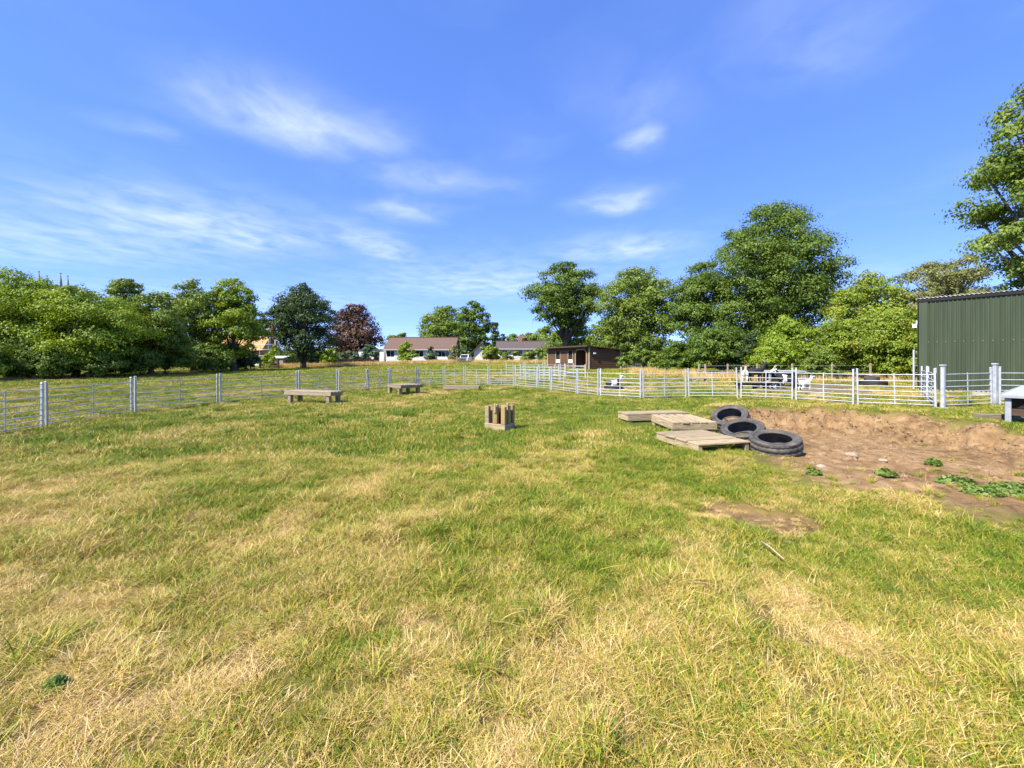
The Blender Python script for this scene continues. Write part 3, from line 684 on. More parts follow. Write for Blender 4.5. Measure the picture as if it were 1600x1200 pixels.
def build_tyres():
    for px, py, zc, tx, ty, lab, s in [(1141, 655, .30, 20, -24, 'worn car tyre leaning on the bank, farthest of three beside platforms', 1.1),
                                    (1161, 677, .22, 14, -17, 'worn car tyre leaning on the bank, middle of three beside platforms', 1.1),
                                    (1211, 695, .17, 10, -8, 'worn car tyre, nearest of three, lying tilted on bare soil', 1.12)]:
        x, y = unproj(px, py, zc)
        tyre((x, y, zc), (math.radians(tx), math.radians(ty), 0), lab, 'tyres beside the platforms', scale=s)
    TB = tyre_meshes(.48, .2, .27, M['rubber_black'])
    x, Y = at(959, 20.4), 20.4; tyre((x, Y, gz(x, Y) + .10), (0, 0, 0), 'large grey tyre lying flat with a goat in it', 'tyres in the goat run', TB)
    x, Y = at(1364, 21.5), 21.5; tyre((x, Y, gz(x, Y) + .14), (0, 0, 0), 'large flat tyre far right in the goat run', 'tyres in the goat run', TB, 1.25)
    x, Y = at(1362, 21.6), 21.6; tyre((x, Y, gz(x, Y) + .37), (.1, 0, 0), 'small tyre lying on top of the large one', 'tyres in the goat run', TYRE, 1.0)
build_tyres()

# ------------------------------------------------------------------ hay feeders
def feeder(corner, ang, W, D, zf, zb, label, group):
    x, y = corner; z = gz(x, y)
    e = empty('hay_feeder', (x, y, z), ang, label, 'feeder', group)
    bm = bmesh.new(); ins = .22      # hipped sheet lid
    lo = [bm.verts.new(c) for c in [(-.06, -.05, zf), (W + .06, -.05, zf), (W + .06, D + .05, zf), (-.06, D + .05, zf)]]
    dn = [bm.verts.new((v.co.x, v.co.y, zf - .05)) for v in lo]
    hi = [bm.verts.new(c) for c in [(ins, D * .5, zb), (W - ins, D * .5, zb), (W - ins, D * .7, zb), (ins, D * .7, zb)]]
    for i in range(4):
        bm.faces.new([lo[i], lo[(i + 1) % 4], hi[(i + 1) % 4], hi[i]]); bm.faces.new([dn[i], dn[(i + 1) % 4], lo[(i + 1) % 4], lo[i]])
    bm.faces.new(hi); bmesh.ops.recalc_face_normals(bm, faces=bm.faces); bm_obj('lid', bm, M['sheet_grey'], e)
    for lx in (.04, W - .04):
        for ly, zz in ((.06, zf), (D - .06, zf)):
            box('leg', e, (.085, .085, zz - .03), (lx, ly, (zz - .03) / 2 - .02), M['galv_dull'])
    box('back_panel', e, (W - .16, .03, zf - .3), (W / 2, D - .14, .22 + (zf - .3) / 2), M['wood_dark'])
    box('trough_floor', e, (W - .1, D - .25, .03), (W / 2, D / 2, .24), M['wood_dark'])
    box('trough_board', e, (W - .1, .03, .14), (W / 2, .16, .31), M['wood_dark'])
    # hay: a rumpled heap
    bm = bmesh.new(); bmesh.ops.create_grid(bm, x_segments=26, y_segments=12, size=.5)
    rs = random.Random(3)
    for v in bm.verts:
        u, w = v.co.x * 2, v.co.y * 2; k = (1 - abs(u) ** 4) * (1 - abs(w) ** 3)
        v.co = Vector((v.co.x * (W - .18), v.co.y * (D - .38), .26 * k + rs.uniform(0, .07) * (k + .1)))
    bm_obj('hay', bm, M['hay'], e, False, (W / 2, D / 2, .26))
    return e
def build_feeders():
    feeder((9.93, 8.25), math.radians(-50), 1.8, .85, .64, .82, 'grey lidded hay feeder on steel legs cut by the right edge', 'hay feeders')
    x = at(1203, 20.0); feeder((x, 20.0), .02, 1.75, .8, .86, .90, 'grey lidded hay feeder behind the goats', 'hay feeders')
    # spilled hay
    rs = np.random.RandomState(5); n = 900; hx = 10.3 + np.abs(rs.normal(0, .35, n)) + .1; hy = 8.0 + rs.normal(0, .16, n)
    V = []; Fq = []
    for i in range(n):
        a = rs.rand() * 6.28; l = .04 + .09 * rs.rand(); zc = gz(hx[i], hy[i]) + abs(rs.normal(0, .06)) * math.exp(-((hx[i] - 10.5) / .4) ** 2) * 1.5 + .015
        dx, dy, dz = math.cos(a) * l, math.sin(a) * l, rs.normal(0, .03); b = len(V)
        V += [(hx[i] - dx, hy[i] - dy, zc - dz), (hx[i] + dx, hy[i] + dy, zc + dz), (hx[i] + dx, hy[i] + dy, zc + dz + .006), (hx[i] - dx, hy[i] - dy, zc - dz + .006)]; Fq.append((b, b + 1, b + 2, b + 3))
    o = obj('spilled_hay', mesh_np('spilled_hay', V, Fq, M['hay'])); tag(o, 'loose hay spilled below the near feeder', 'hay', kind='stuff')
build_feeders()

# ------------------------------------------------------------------ wheeled platform
def build_cart():
    Y = 18.9; x0, x1 = at(1151, Y), at(1222, Y); z = gz((x0 + x1) / 2, Y); L = x1 - x0
    e = empty('plank_cart', (x0, Y, z), 0, 'low plank cart with one blue wheel, under the black goat', 'cart')
    for i in range(3): box('plank', e, (L, .2, .04), (L / 2, -.22 + .21 * i, .34), M['wood_grey'])
    for y in (-.24, .24): box('side_beam', e, (L - .1, .05, .09), (L / 2, y, .27), M['wood_dark'])
    for x in (.12, .9): box('leg', e, (.07, .5, .26), (x, 0, .11), M['wood_dark'])
    for y in (-.33, .33):
        w = obj('wheel', revolve([(.10, -.03), (.155, -.035), (.165, 0), (.155, .035), (.10, .03), (.10, -.03)], 28, M['rubber_black'], 'wheel'), e, (L - .58, y - .05, .165), (math.pi / 2, 0, 0))
        obj('rim', revolve([(.0, .012), (.10, .028), (.112, .036), (.112, -.036), (.10, -.028), (0, -.012)], 24, M['blue_plastic'], 'rim'), w)
        for k in range(5): box('spoke', w, (.085, .022, .012), (.052 * math.cos(k * 1.2566), .052 * math.sin(k * 1.2566), .034 if y < 0 else -.034), M['white_paint'], (0, 0, k * 1.2566), .002)
    return z
build_cart()

# ------------------------------------------------------------------ goats
def goat_mat(name, scheme):
    m, nt, b = new_mat(name); N = nt.nodes.new; L = nt.links.new
    tc = N('ShaderNodeTexCoord'); sp = N('ShaderNodeSeparateXYZ'); L(tc.outputs['Object'], sp.inputs[0])
    nz = N('ShaderNodeTexNoise'); nz.inputs['Scale'].default_value = 5; nz.inputs['Detail'].default_value = 3; L(tc.outputs['Object'], nz.inputs['Vector'])
    ad = N('ShaderNodeMath'); ad.operation = 'MULTIPLY_ADD'; L(nz.outputs[0], ad.inputs[0]); ad.inputs[1].default_value = .22; L(sp.outputs['X'], ad.inputs[2])
    r = nt.nodes.new('ShaderNodeValToRGB'); r.color_ramp.interpolation = 'CONSTANT'; e = r.color_ramp.elements
    mp = N('ShaderNodeMapRange'); mp.inputs[1].default_value = -.2; mp.inputs[2].default_value = .95; L(ad.outputs[0], mp.inputs[0]); L(mp.outputs[0], r.inputs[0])
    e[0].position, e[0].color = 0, (*scheme[0][1], 1); e[1].position, e[1].color = scheme[1][0], (*scheme[1][1], 1)
    for p, c in scheme[2:]:
        k = e.new(p); k.color = (*c, 1)
    L(r.outputs[0], b.inputs['Base Color']); b.inputs['Roughness'].default_value = .8
    nb = N('ShaderNodeTexNoise'); nb.inputs['Scale'].default_value = 60; L(tc.outputs['Object'], nb.inputs['Vector'])
    bp = N('ShaderNodeBump'); bp.inputs['Strength'].default_value = .5; bp.inputs['Distance'].default_value = .01; L(nb.outputs[0], bp.inputs['Height']); L(bp.outputs[0], b.inputs['Normal'])
    return m
BK, WH, TN = (.018, .017, .017), (.72, .69, .64), (.50, .34, .20)
def goat(loc, rz, label, mat, horns=True, lying=False, scale=1.0, head_down=0.0):
    e = empty('goat', loc, rz, label, 'goat', 'pygmy goats'); e.scale = (scale,) * 3
    drop = .26 if lying else 0
    nodes = []; edges = []; rad = []
    def add(p, r, frm=None):
        nodes.append((p[0], p[1], p[2])); rad.append(r)
        if frm is not None: edges.append((frm, len(nodes) - 1))
        return len(nodes) - 1
    zb = .44 - drop
    pel = add((0, 0, zb), (.12, .135)); mid = add((.2, 0, zb - .025), (.155, .15), pel); ch = add((.40, 0, zb), (.125, .15), mid)
    nb = add((.50, 0, zb + .09), (.08, .10), ch); nh = add((.585, 0, zb + .25 - head_down), (.055, .068), nb)
    hd = add((.64, 0, zb + .30 - head_down * 1.2), (.06, .066), nh); mz = add((.735, 0, zb + .245 - head_down * 1.4), (.042, .042), hd); add((.775, 0, zb + .222 - head_down * 1.4), (.03, .03), mz)
    t1 = add((-.12, 0, zb + .07), (.035, .035), pel); add((-.17, 0, zb + .15), (.02, .022), t1)
    for s in (-1, 1):
        if lying:
            a = add((.03, s * .12, zb - .05), (.075, .075), pel); b_ = add((.16, s * .17, .07), (.05, .05), a); c = add((.02, s * .19, .04), (.03, .03), b_); add((.12, s * .20, .03), (.026, .026), c)
            a = add((.42, s * .09, zb - .06), (.055, .06), ch); b_ = add((.5, s * .11, .05), (.035, .035), a); add((.38, s * .13, .035), (.027, .027), b_)
        else:
            a = add((-.01, s * .085, zb - .08), (.075, .085), pel); b_ = add((.05, s * .095, .25), (.052, .056), a); c = add((-.065, s * .095, .155), (.028, .03), b_); d = add((-.045, s * .095, .05), (.022, .022), c); add((-.03, s * .095, .008), (.027, .024), d)
            a = add((.40, s * .08, zb - .10), (.055, .06), ch); b_ = add((.405, s * .085, .2), (.034, .034), a); c = add((.40, s * .085, .06), (.022, .022), b_); add((.41, s * .085, .008), (.027, .024), c)
    me = bpy.data.meshes.new('body'); me.from_pydata(nodes, edges, []); me.materials.append(mat)
    o = obj('body', me, e)
    sk = o.modifiers.new('skin', 'SKIN'); sk.use_smooth_shade = True
    for i, sv in enumerate(me.skin_vertices[0].data): sv.radius = rad[i]; sv.use_root = (i == 0)
    ss = o.modifiers.new('sub', 'SUBSURF'); ss.levels = 2; ss.render_levels = 2
    hz = nodes[hd]
    for s in (-1, 1):
        if horns: tube_obj('horn', [(hz[0] - .0, s * .03, hz[2] + .04), (hz[0] - .03, s * .045, hz[2] + .12), (hz[0] - .08, s * .065, hz[2] + .17), (hz[0] - .13, s * .08, hz[2] + .18)], [.017, .014, .009, .003], M['horn'], e, 8)
        ear = tube_obj('ear', [(hz[0] - .01, s * .05, hz[2] + .02), (hz[0] - .015, s * .10, hz[2] + .03), (hz[0] - .01, s * .155, hz[2] + .01)], [.015, .026, .004], mat, e, 8); ear.scale = (1, 1, 1)
        bm = bmesh.new(); bmesh.ops.create_uvsphere(bm, u_segments=10, v_segments=6, radius=.012); bm_obj('eye', bm, M['black_in'], e, True, (hz[0] + .035, s * .05, hz[2] + .015))
    return e
def build_goats():
    m1 = goat_mat('black_goat_with_white_belt', [(0, WH), (.13, BK), (.36, WH), (.60, BK), (.72, WH)])
    m2 = goat_mat('white_tan_goat', [(0, WH), (.30, WH), (.55, TN)]); m3 = goat_mat('black_goat', [(0, BK), (.9, (.06, .055, .05)), (.97, WH)])
    m4 = goat_mat('black_goat_white_shoulder', [(0, BK), (.50, WH), (.62, BK), (.80, WH)]); m5 = goat_mat('white_goat', [(0, WH), (.4, (.66, .55, .45)), (.55, WH)])
    Y = 20.4; x = at(950, Y); goat((x, Y, gz(x, Y) + .10), .1, 'black and white banded goat lying in a tyre by the fence', m1, lying=True, horns=True, scale=1.12)
    Y = 18.9; x = at(1162, Y); goat((x, Y - .1, gz(x, Y) + .36), 1.0, 'white and tan horned goat on the left end of the cart', m2, scale=.95)
    x = at(1176, Y); goat((x, Y + .15, gz(x, Y) + .36), .03, 'black goat standing on the cart with its head raised', m3, scale=1.1)
    Y = 18.2; x = at(1240, Y); goat((x, Y, gz(x, Y) + .0), 3.0, 'black goat with white patch standing right of the blue wheel', m4, scale=1.25)
    Y = 17.6; x = at(1252, Y); goat((x, Y, gz(x, Y) + .0), .15, 'small white horned goat, rightmost, facing right', m5, scale=.85)
build_goats()

# ------------------------------------------------------------------ barn
def build_barn():
    C = (17.2, 17.3); d = Vector((.57, -.82)).normalized(); ang = math.atan2(d.y, d.x); z = gz(*C)
    e = empty('green_barn', (C[0], C[1], z), ang, 'dark green corrugated steel barn at the right edge', 'barn')
    H = 3.88; n = 9; pitch = .125
    def clad(L, H_, depth=.032):
        prof = []; x = 0.0
        while x < L - .01:
            prof += [(x, 0), (x + .068, 0), (x + .080, -depth), (x + .113, -depth)]; x += pitch
        prof.append((L, 0))
        V = [(p[0], p[1], 0) for p in prof] + [(p[0], p[1], H_) for p in prof]; k = len(prof)
        return mesh_np('cladding_sheet', V, [(i, i + 1, k + i + 1, k + i) for i in range(k - 1)], M['barn_green'])
    sheet = clad(1.0, H - .1)
    for i in range(n): obj('cladding_sheet', sheet, e, (.26 + i * 1.0, .004 * (i % 2), .1))
    gab = clad(1.0, H - .1)
    for i in range(7): obj('cladding_sheet', gab, e, (.0 - .01, 8.0 - i * 1.0 - .15, .1), (0, 0, -math.pi / 2))
    box('corner_flashing', e, (.27, .012, H - .12), (.125, -.036, .1 + (H - .12) / 2), M['barn_green'], bev=.002)
    box('corner_flashing', e, (.012, .24, H - .12), (-.05, .09, .1 + (H - .12) / 2), M['barn_green'], bev=.002)
    box('inner_frame', e, (n, 7.6, H - .3), (n / 2 + .3, 4.1, (H - .3) / 2), M['black_in'])
    box('plinth', e, (n + .3, .1, .16), (n / 2 + .1, .06, .03), M['concrete'])
    box('eaves_shade_strip', e, (n + .3, .03, .13), (n / 2 + .12, -.055, H - .075), M['black_in'], bev=.003)  # near-black strip standing in for the shadow band under the roof edge
    # corrugated roof with its wavy ends over the eaves
    L = n + .5; k = int(L / .0315); V = []; xx = np.arange(k + 1) * .0315 - .1
    zz = .022 * np.cos(xx * 2 * math.pi / .125)
    for (yy, z0) in ((-.10, H + .0), (4.2, H + .22), (8.4, H + .0)):
        for dz in (0, .012):
            V += [(float(a), yy, z0 + float(b) + dz) for a, b in zip(xx, zz)]
    m = k + 1; Fq = []
    for s in (0, 2):
        for i in range(k):
            Fq.append((s * m + i, s * m + i + 1, (s + 2) * m + i + 1, (s + 2) * m + i)); Fq.append(((s + 1) * m + i, (s + 1) * m + i + 1, (s + 3) * m + i + 1, (s + 3) * m + i))
    for i in range(k): Fq.append((i, i + 1, m + i + 1, m + i))
    rf = obj('roof', mesh_np('roof', V, Fq, M['sheet_grey'], False), e)
    bm = bmesh.new()
    for i in range(n * 4):
        q = bmesh.ops.create_icosphere(bm, subdivisions=1, radius=.014); bmesh.ops.translate(bm, vec=(.28 + i * .25, -.034 + 0.0, 2.05), verts=q['verts'])
    o = bm_obj('fixing_screws', bm, M['galv'], e); o['kind'] = 'stuff'
    lamp = box('wall_lamp', e, (.14, .2, .16), (-.13, .02, 2.75), M['white_paint']); box('lamp_bracket', lamp, (.05, .05, .2), (.06, 0, .12), M['white_paint'])
    # concrete apron
    a = obj('concrete_apron', box_mesh(6.0, 1.2, .1, M['concrete'], .02)); a.location = (C[0] + d.x * 4.6 - .75, C[1] + d.y * 4.6 - .52, z + .0); a.rotation_euler = (0, 0, ang); tag(a, kind='structure')
build_barn()

# ------------------------------------------------------------------ stable
def build_stable():
    C = Vector((7.96, 42.0)); side = Vector((.9, .44)).normalized(); front = Vector((-side.y, side.x))
    z = gz(*C) - .02
    # local frame: x along front to the left end reversed -> use origin at left-front end, x towards the corner
    Lf, D = 8.2, 4.0; O = C + front * Lf; ang = math.atan2(-front.y, -front.x)
    e = empty('stable', (O.x, O.y, z), ang, 'brown timber stable with two half doors and an open arch', 'stable')
    # in local frame x: left end -> corner, y: back (towards side direction)
    H, Hb = 2.42, 2.08
    def boards(name, x0, x1, z0, z1, y, along='x'):
        h = .2; zz = z0; i = 0
        while zz < z1 - .01:
            hh = min(h, z1 - zz)
            if along == 'x': box(name, e, (x1 - x0, .035, hh - .008), ((x0 + x1) / 2, y, zz + hh / 2), M['wood_brown'], (-.05, 0, 0), .003)
            zz += h
    bays = [(0, 1.75), (2.75, 4.3), (5.25, 5.7), (7.75, Lf)]
    for a, b in bays: boards('board', a, b, 0, H, 0)
    for a, b in ((1.75, 2.75), (4.3, 5.25)): boards('board', a, b, 2.1, H, 0)
    boards('board', 5.7, 7.75, 2.2, H, 0)
    for a, b in ((1.75, 2.75), (4.3, 5.25)):
        dr = box('stable_door', e, (b - a - .06, .05, 1.15), ((a + b) / 2, .02, .58), M['wood_brown']); box('white_panel', dr, (b - a - .16, .02, .38), (0, -.035, .36), M['white_paint'])
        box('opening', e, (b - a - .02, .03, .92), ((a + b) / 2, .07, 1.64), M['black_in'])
        for s in (a + .03, b - .03): box('door_frame', e, (.07, .05, 2.1), (s, -.035, 1.05), M['wood_post'])
    # arch frame
    for x in (5.74, 7.71): box('arch_post', e, (.11, .06, 1.85), (x, -.04, .925), M['wood_post'])
    box('arch_head', e, (1.4, .06, .11), (6.725, -.04, 2.17), M['wood_post'])
    for s, x in ((1, 5.88), (-1, 7.57)): box('arch_brace', e, (.11, .058, .46), (x, -.042, 1.99), M['wood_post'], (0, s * .70, 0))
    box('arch_back', e, (2.4, .05, 2.3), (6.7, 1.6, 1.15), M['wood_brown']); 
    box('inner_wall', e, (.05, 1.6, 2.2), (5.6, .85, 1.1), M['wood_brown'])
    # right-hand side wall, boards cut to the falling roof
    zz = 0
    while zz < 2.4:
        top = zz + .2; ln = D if top < Hb else max(.3, D * (H - top + .06) / (H - Hb))
        box('board', e, (ln, .035, .192), (Lf + .02, ln / 2 + .03, zz + .1), M['wood_brown'], (-.05, 0, math.pi / 2), .003); zz += .2
    for zc in (.1, 1.0, 2.0): pass
    box('back_wall', e, (Lf, .05, Hb), (Lf / 2, D, Hb / 2), M['wood_brown']); box('end_wall', e, (.05, D - .1, Hb), (-.0, D / 2, Hb / 2), M['wood_brown'])
    for x, y, h in ((-.03, -.05, H), (Lf + .02, -.06, H), (Lf + .06, D + .0, Hb)): box('corner_post', e, (.12, .1, h), (x, y, h / 2), M['wood_post'])
    sl = math.atan2(Hb - H, D)
    rf = box('roof', e, (Lf + .6, D + .9, .07), (Lf / 2, D / 2 - .1, (H + Hb) / 2 + .06), M['wood_dark'], (sl, 0, 0)); box('fascia', rf, (Lf + .62, .04, .16), (0, -(D + .9) / 2 - .02, -.03), M['wood_dark'])
    lp = box('wall_lamp', e, (.16, .3, .16), (Lf + .14, .5, 1.75), M['white_paint'])
build_stable()

# ------------------------------------------------------------------ houses, car, church, thatched house
def gable_house(name, label, px0, px1, Y, base_z, eave, ridge, depth, wall, roofm, wins, ang=0.0, chimney=None):
    x0, x1 = at(px0, Y), at(px1, Y); L = x1 - x0
    e = empty(name, (x0, Y, base_z), ang, label, 'bungalow')
    bm = bmesh.new()
    # wall shell with gables and window openings on the front
    v = [bm.verts.new(c) for c in [(0, depth, 0), (L, depth, 0), (L, depth, eave), (0, depth, eave)]]; bm.faces.new(v)
    for x in (0, L):
        v = [bm.verts.new(c) for c in [(x, 0, 0), (x, depth, 0), (x, depth, eave), (x, depth / 2, ridge - .1), (x, 0, eave)]]; bm.faces.new(v)
    xs_ = [0]; W_ = []
    for (wp, ww, wz, wh) in wins:
        cx = at(wp, Y) - x0; W_.append((cx - ww / 2, cx + ww / 2, wz, wz + wh))
    W_.sort()
    cur = 0
    def q(a, b, c, d):
        if b - a > .01 and d - c > .01: bm.faces.new([bm.verts.new(p) for p in [(a, 0, c), (b, 0, c), (b, 0, d), (a, 0, d)]])
    for (a, b, c, d) in W_:
        q(cur, a, 0, eave); q(a, b, 0, c); q(a, b, d, eave); cur = b
        for p in [((a, 0, c), (b, 0, c), (b, .12, c), (a, .12, c)), ((a, 0, d), (b, 0, d), (b, .12, d), (a, .12, d)), ((a, 0, c), (a, 0, d), (a, .12, d), (a, .12, c)), ((b, 0, c), (b, 0, d), (b, .12, d), (b, .12, c))]:
            bm.faces.new([bm.verts.new(t) for t in p])
    q(cur, L, 0, eave)
    bm_obj('wall', bm, wall, e)
    for (a, b, c, d) in W_:
        wdw = box('window', e, (b - a, .04, d - c), ((a + b) / 2, .10, (c + d) / 2), M['glass'], bev=0); n = max(1, int(round((b - a) / .8)))
        for i in range(n + 1): box('frame', wdw, (.07, .06, d - c), (-(b - a) / 2 + (b - a) * i / n, -.02, 0), M['white_paint'], bev=0)
        for zz in (-1, 1): box('frame', wdw, (b - a, .058, .07), (0, -.02, zz * (d - c) / 2), M['white_paint'], bev=0)
    ov = .45; s = (ridge - eave) / (depth / 2); bm = bmesh.new()
    P = [(-ov, -ov, eave - s * ov), (L + ov, -ov, eave - s * ov), (L + ov, depth / 2, ridge), (-ov, depth / 2, ridge), (L + ov, depth + ov, eave - s * ov), (-ov, depth + ov, eave - s * ov)]
    T = [(p[0], p[1], p[2] + .14) for p in P]
    lo = [bm.verts.new(p) for p in P]; hi = [bm.verts.new(p) for p in T]
    for vv in (lo, hi):
        bm.faces.new([vv[0], vv[1], vv[2], vv[3]]); bm.faces.new([vv[3], vv[2], vv[4], vv[5]])
    for a, b in ((0, 1), (1, 2), (2, 4), (4, 5), (5, 3), (3, 0)): bm.faces.new([lo[a], lo[b], hi[b], hi[a]])
    bmesh.ops.recalc_face_normals(bm, faces=bm.faces); r = bm_obj('roof', bm, roofm, e)
    box('ridge_tiles', r, (L + 2 * ov, .3, .12), (L / 2, depth / 2, ridge + .16), roofm); box('gutter', e, (L + 2 * ov, .12, .1), (L / 2, -ov - .07, eave - s * ov + .05), M['white_paint'])
    if chimney is not None:
        c = box('chimney', r, (.8, .6, 1.3), (L * chimney, depth / 2, ridge + .5), M['brick']); box('chimney_pot', c, (.22, .22, .3), (0, 0, .8), M['brick'])
    return e
def build_houses():
    W = M['white_paint']
    gable_house('bungalow', 'long white bungalow with red-brown tiled roof behind garden shrubs', 603, 708, 80, 1.25, 2.5, 4.8, 8, W, M['roof_red'],
                [(610, 1.5, .9, 1.2), (655, 1.6, .9, 1.2), (690, 3.0, .9, 1.2), (632, 2.2, .9, 1.2)])
    e = empty('flat_roof_extension', (at(560, 81), 81, 1.25), 0, 'low white flat-roofed extension left of the red-roofed bungalow', 'extension')
    box('wall', e, (5.0, 5, 2.3), (2.5, 2.5, 1.15), W); box('roof', e, (5.4, 5.4, .15), (2.5, 2.5, 2.38), M['roof_dark']); d = box('door', e, (1.0, .06, 2.0), (3.6, -.03, 1.0), M['wood_brown']); box('window', e, (1.2, .06, 1.0), (1.5, -.03, 1.4), M['glass'])
    gable_house('bungalow', 'cream bungalow with dark roof and chimney left of the stable', 778, 862, 78, 1.3, 2.45, 3.9, 7.5, M['cream_paint'], M['roof_dark'],
                [(788, 1.6, .95, 1.2), (809, 1.8, .95, 1.2), (830, 1.9, .95, 1.2), (850, 1.6, .95, 1.2)], chimney=.42)
    e = gable_house('garage', 'small cream gabled garage beside the white car', 764, 816, 74, 1.0, 2.2, 3.5, 2.7, M['cream_paint'], M['roof_red'], [], math.pi / 2); e['category'] = 'garage'
    # thatched house under repair behind the left trees
    Y = 74; x0, x1 = at(283, Y), at(408, Y)
    e = empty('thatched_house', (x0, Y, .3), .0, 'house with golden new thatch half hidden behind left trees', 'house'); L = x1 - x0
    box('wall', e, (L, 6, 2.6), (L / 2, 3, 1.3), M['cream_paint'])
    bm = bmesh.new(); prof = [(-.6, 2.2), (-.7, 2.6), (1.2, 4.6), (2.6, 5.8), (3.0, 6.0), (3.4, 5.8), (4.8, 4.6), (6.7, 2.6), (6.6, 2.2)]
    A = [bm.verts.new((-.5, y, z)) for y, z in prof]; B = [bm.verts.new((L + .3, y, z)) for y, z in prof]
    for i in range(len(prof) - 1): bm.faces.new([A[i], B[i], B[i + 1], A[i + 1]])
    bm.faces.new(A[::-1]); bm.faces.new(B); r = bm_obj('thatched_roof', bm, M['thatch'], e)
    box('ridge', r, (L + .8, .9, .25), (L / 2, 3, 6.0), M['wood_grey'], bev=.08); c = box('chimney', r, (1.0, .9, 3.0), (L + .15, 3, 6.0), M['brick']); box('chimney_pot', c, (.3, .3, .5), (0, 0, 1.7), M['brick'])
    # scaffold
    s = empty('scaffold', (x1 + .4, Y - 1, .3), 0, 'grey pole scaffold round the end of the thatched house', 'scaffold')
    for i, (px, py, h) in enumerate([(0, 0, 6.2), (1.5, 0, 7.0), (0, 3, 6.6), (1.5, 3, 6.0), (2.7, 0, 5.0), (-1.8, -.2, 4.2)]): tube_obj('pole', [(px, py, 0), (px, py, h)], [.05, .05], M['galv'], s, 6)
    for z in (2.0, 3.1, 4.0, 5.4): tube_obj('ledger', [(-2.0, -.1, z), (3.0, -.1, z)], [.05, .05], M['galv'], s, 6)
    box('deck', s, (4.8, .9, .08), (.5, .4, 2.95), M['wood_post'])
    w = empty('garden_shed', (at(417, 66), 66, .35), 0, 'low pale-roofed shed right of the thatched house', 'shed'); box('wall', w, (2.6, 2, 1.6), (1.3, 1, .8), M['stone']); box('roof', w, (2.9, 2.4, .12), (1.3, 1, 1.68), M['white_paint'], (.12, 0, 0))
    # church tower
    Y = 120; e = empty('church_tower', (at(84, Y), Y, 0), .5, 'grey church tower, only its pinnacles showing over left trees', 'tower')
    box('tower', e, (4.4, 4.4, 22.5), (0, 0, 11.25), M['stone']); box('parapet', e, (4.9, 4.9, .8), (0, 0, 22.9), M['stone'])
    for i, (sx, sy) in enumerate(((-1, -1), (1, -1), (1, 1), (-1, 1))):
        h = 3.6 if i != 3 else 3.2
        bm = bmesh.new(); bmesh.ops.create_cone(bm, cap_ends=True, segments=4, radius1=.42, radius2=.05, depth=h); p = bm_obj('pinnacle', bm, M['stone'], e, False, (sx * 2.2, sy * 2.2, 23.2 + h / 2)); box('finial', p, (.35, .35, .25), (0, 0, h / 2), M['stone'])
    # white car
    Y = 79; x = at(727, Y); e = empty('parked_car', (x, Y, gz(x, Y)), math.radians(-96), 'white car parked nose-on between the two bungalows', 'car')
    prof = [(-2.1, .35), (-2.15, .8), (-2.0, 1.0), (-1.75, 1.62), (-.2, 1.68), (.55, 1.55), (1.15, 1.05), (1.95, .9), (2.12, .65), (2.1, .35)]
    bm = bmesh.new(); rings = []
    for wy, k in ((-.88, .93), (-.9, 1), (.9, 1), (.88, .93)):
        rings.append([bm.verts.new((px_, wy * (1 if pz < 1.1 else .82), .35 + (pz - .35) * k)) for px_, pz in prof])
    for a, b in zip(rings, rings[1:]):
        for i in range(len(prof)): bm.faces.new([a[i], a[(i + 1) % len(prof)], b[(i + 1) % len(prof)], b[i]])
    bm.faces.new(rings[0][::-1]); bm.faces.new(rings[-1]); bmesh.ops.recalc_face_normals(bm, faces=bm.faces); bm_obj('body', bm, M['car_white'], e)
    box('windscreen', e, (.72, 1.3, .02), (.87, 0, 1.335), M['glass'], (0, .70, 0)); box('grille', e, (.03, 1.0, .22), (2.125, 0, .62), M['black_in'])
    for sy in (-1, 1):
        box('headlight', e, (.05, .34, .16), (2.04, sy * .66, .80), M['glass']); box('side_window', e, (1.7, .02, .42), (-.5, sy * .80, 1.3), M['glass'], (sy * -.2, 0, 0))
        for wx in (-1.35, 1.3):
            w_ = obj('wheel', revolve([(.0, -.1), (.3, -.1), (.33, -.06), (.33, .06), (.3, .1), (0, .1)], 20, M['rubber_black'], 'wheel'), e, (wx, sy * .82, .33), (math.pi / 2, 0, 0)); box('hub', w_, (.3, .3, .02), (0, 0, -sy * .1), M['galv'])
    Y = 73; x0, x1 = at(714, Y), at(741, Y); g = empty('field_gate', (x0, Y, gz(x0, Y)), 0, 'dark timber field gate in front of the white car', 'gate')
    for z in (.25, .5, .75, 1.0): box('rail', g, (x1 - x0, .05, .09), ((x1 - x0) / 2, 0, z), M['wood_grey'])
    for x in (0, x1 - x0): box('post', g, (.2, .2, 1.35), (x, 0, .6), M['wood_grey'])
    # garden wall and gate on the left
    Y = 60.5; x0, x1 = at(406, Y), at(433, Y); g = empty('field_gate', (x0, Y, gz(x0, Y)), .1, 'dark timber field gate between left hedge and oak', 'gate')
    for z in (.2, .5, .8, 1.1): box('rail', g, (x1 - x0, .05, .09), ((x1 - x0) / 2, 0, z), M['wood_brown'])
    for x in (0, x1 - x0): box('post', g, (.25, .25, 1.6), (x, 0, .7), M['wood_dark'])
    Y = 66; x0, x1 = at(434, Y), at(590, 75.0)
    e = empty('garden_fence', (x0, Y, gz(x0, Y)), math.atan2(75 - Y, x1 - x0), 'brown close-boarded garden fence under the oak and copper tree', 'fence'); LL = math.hypot(x1 - x0, 75 - Y)
    k = int(LL / .9)
    for i in range(k): box('board_panel', e, (.88, .05, 1.45), ((i + .5) * .9, 0, .7), M['wood_brown'])
    for i in range(0, k + 1, 2): box('post', e, (.12, .12, 1.65), (i * .9, .07, .78), M['wood_dark'])
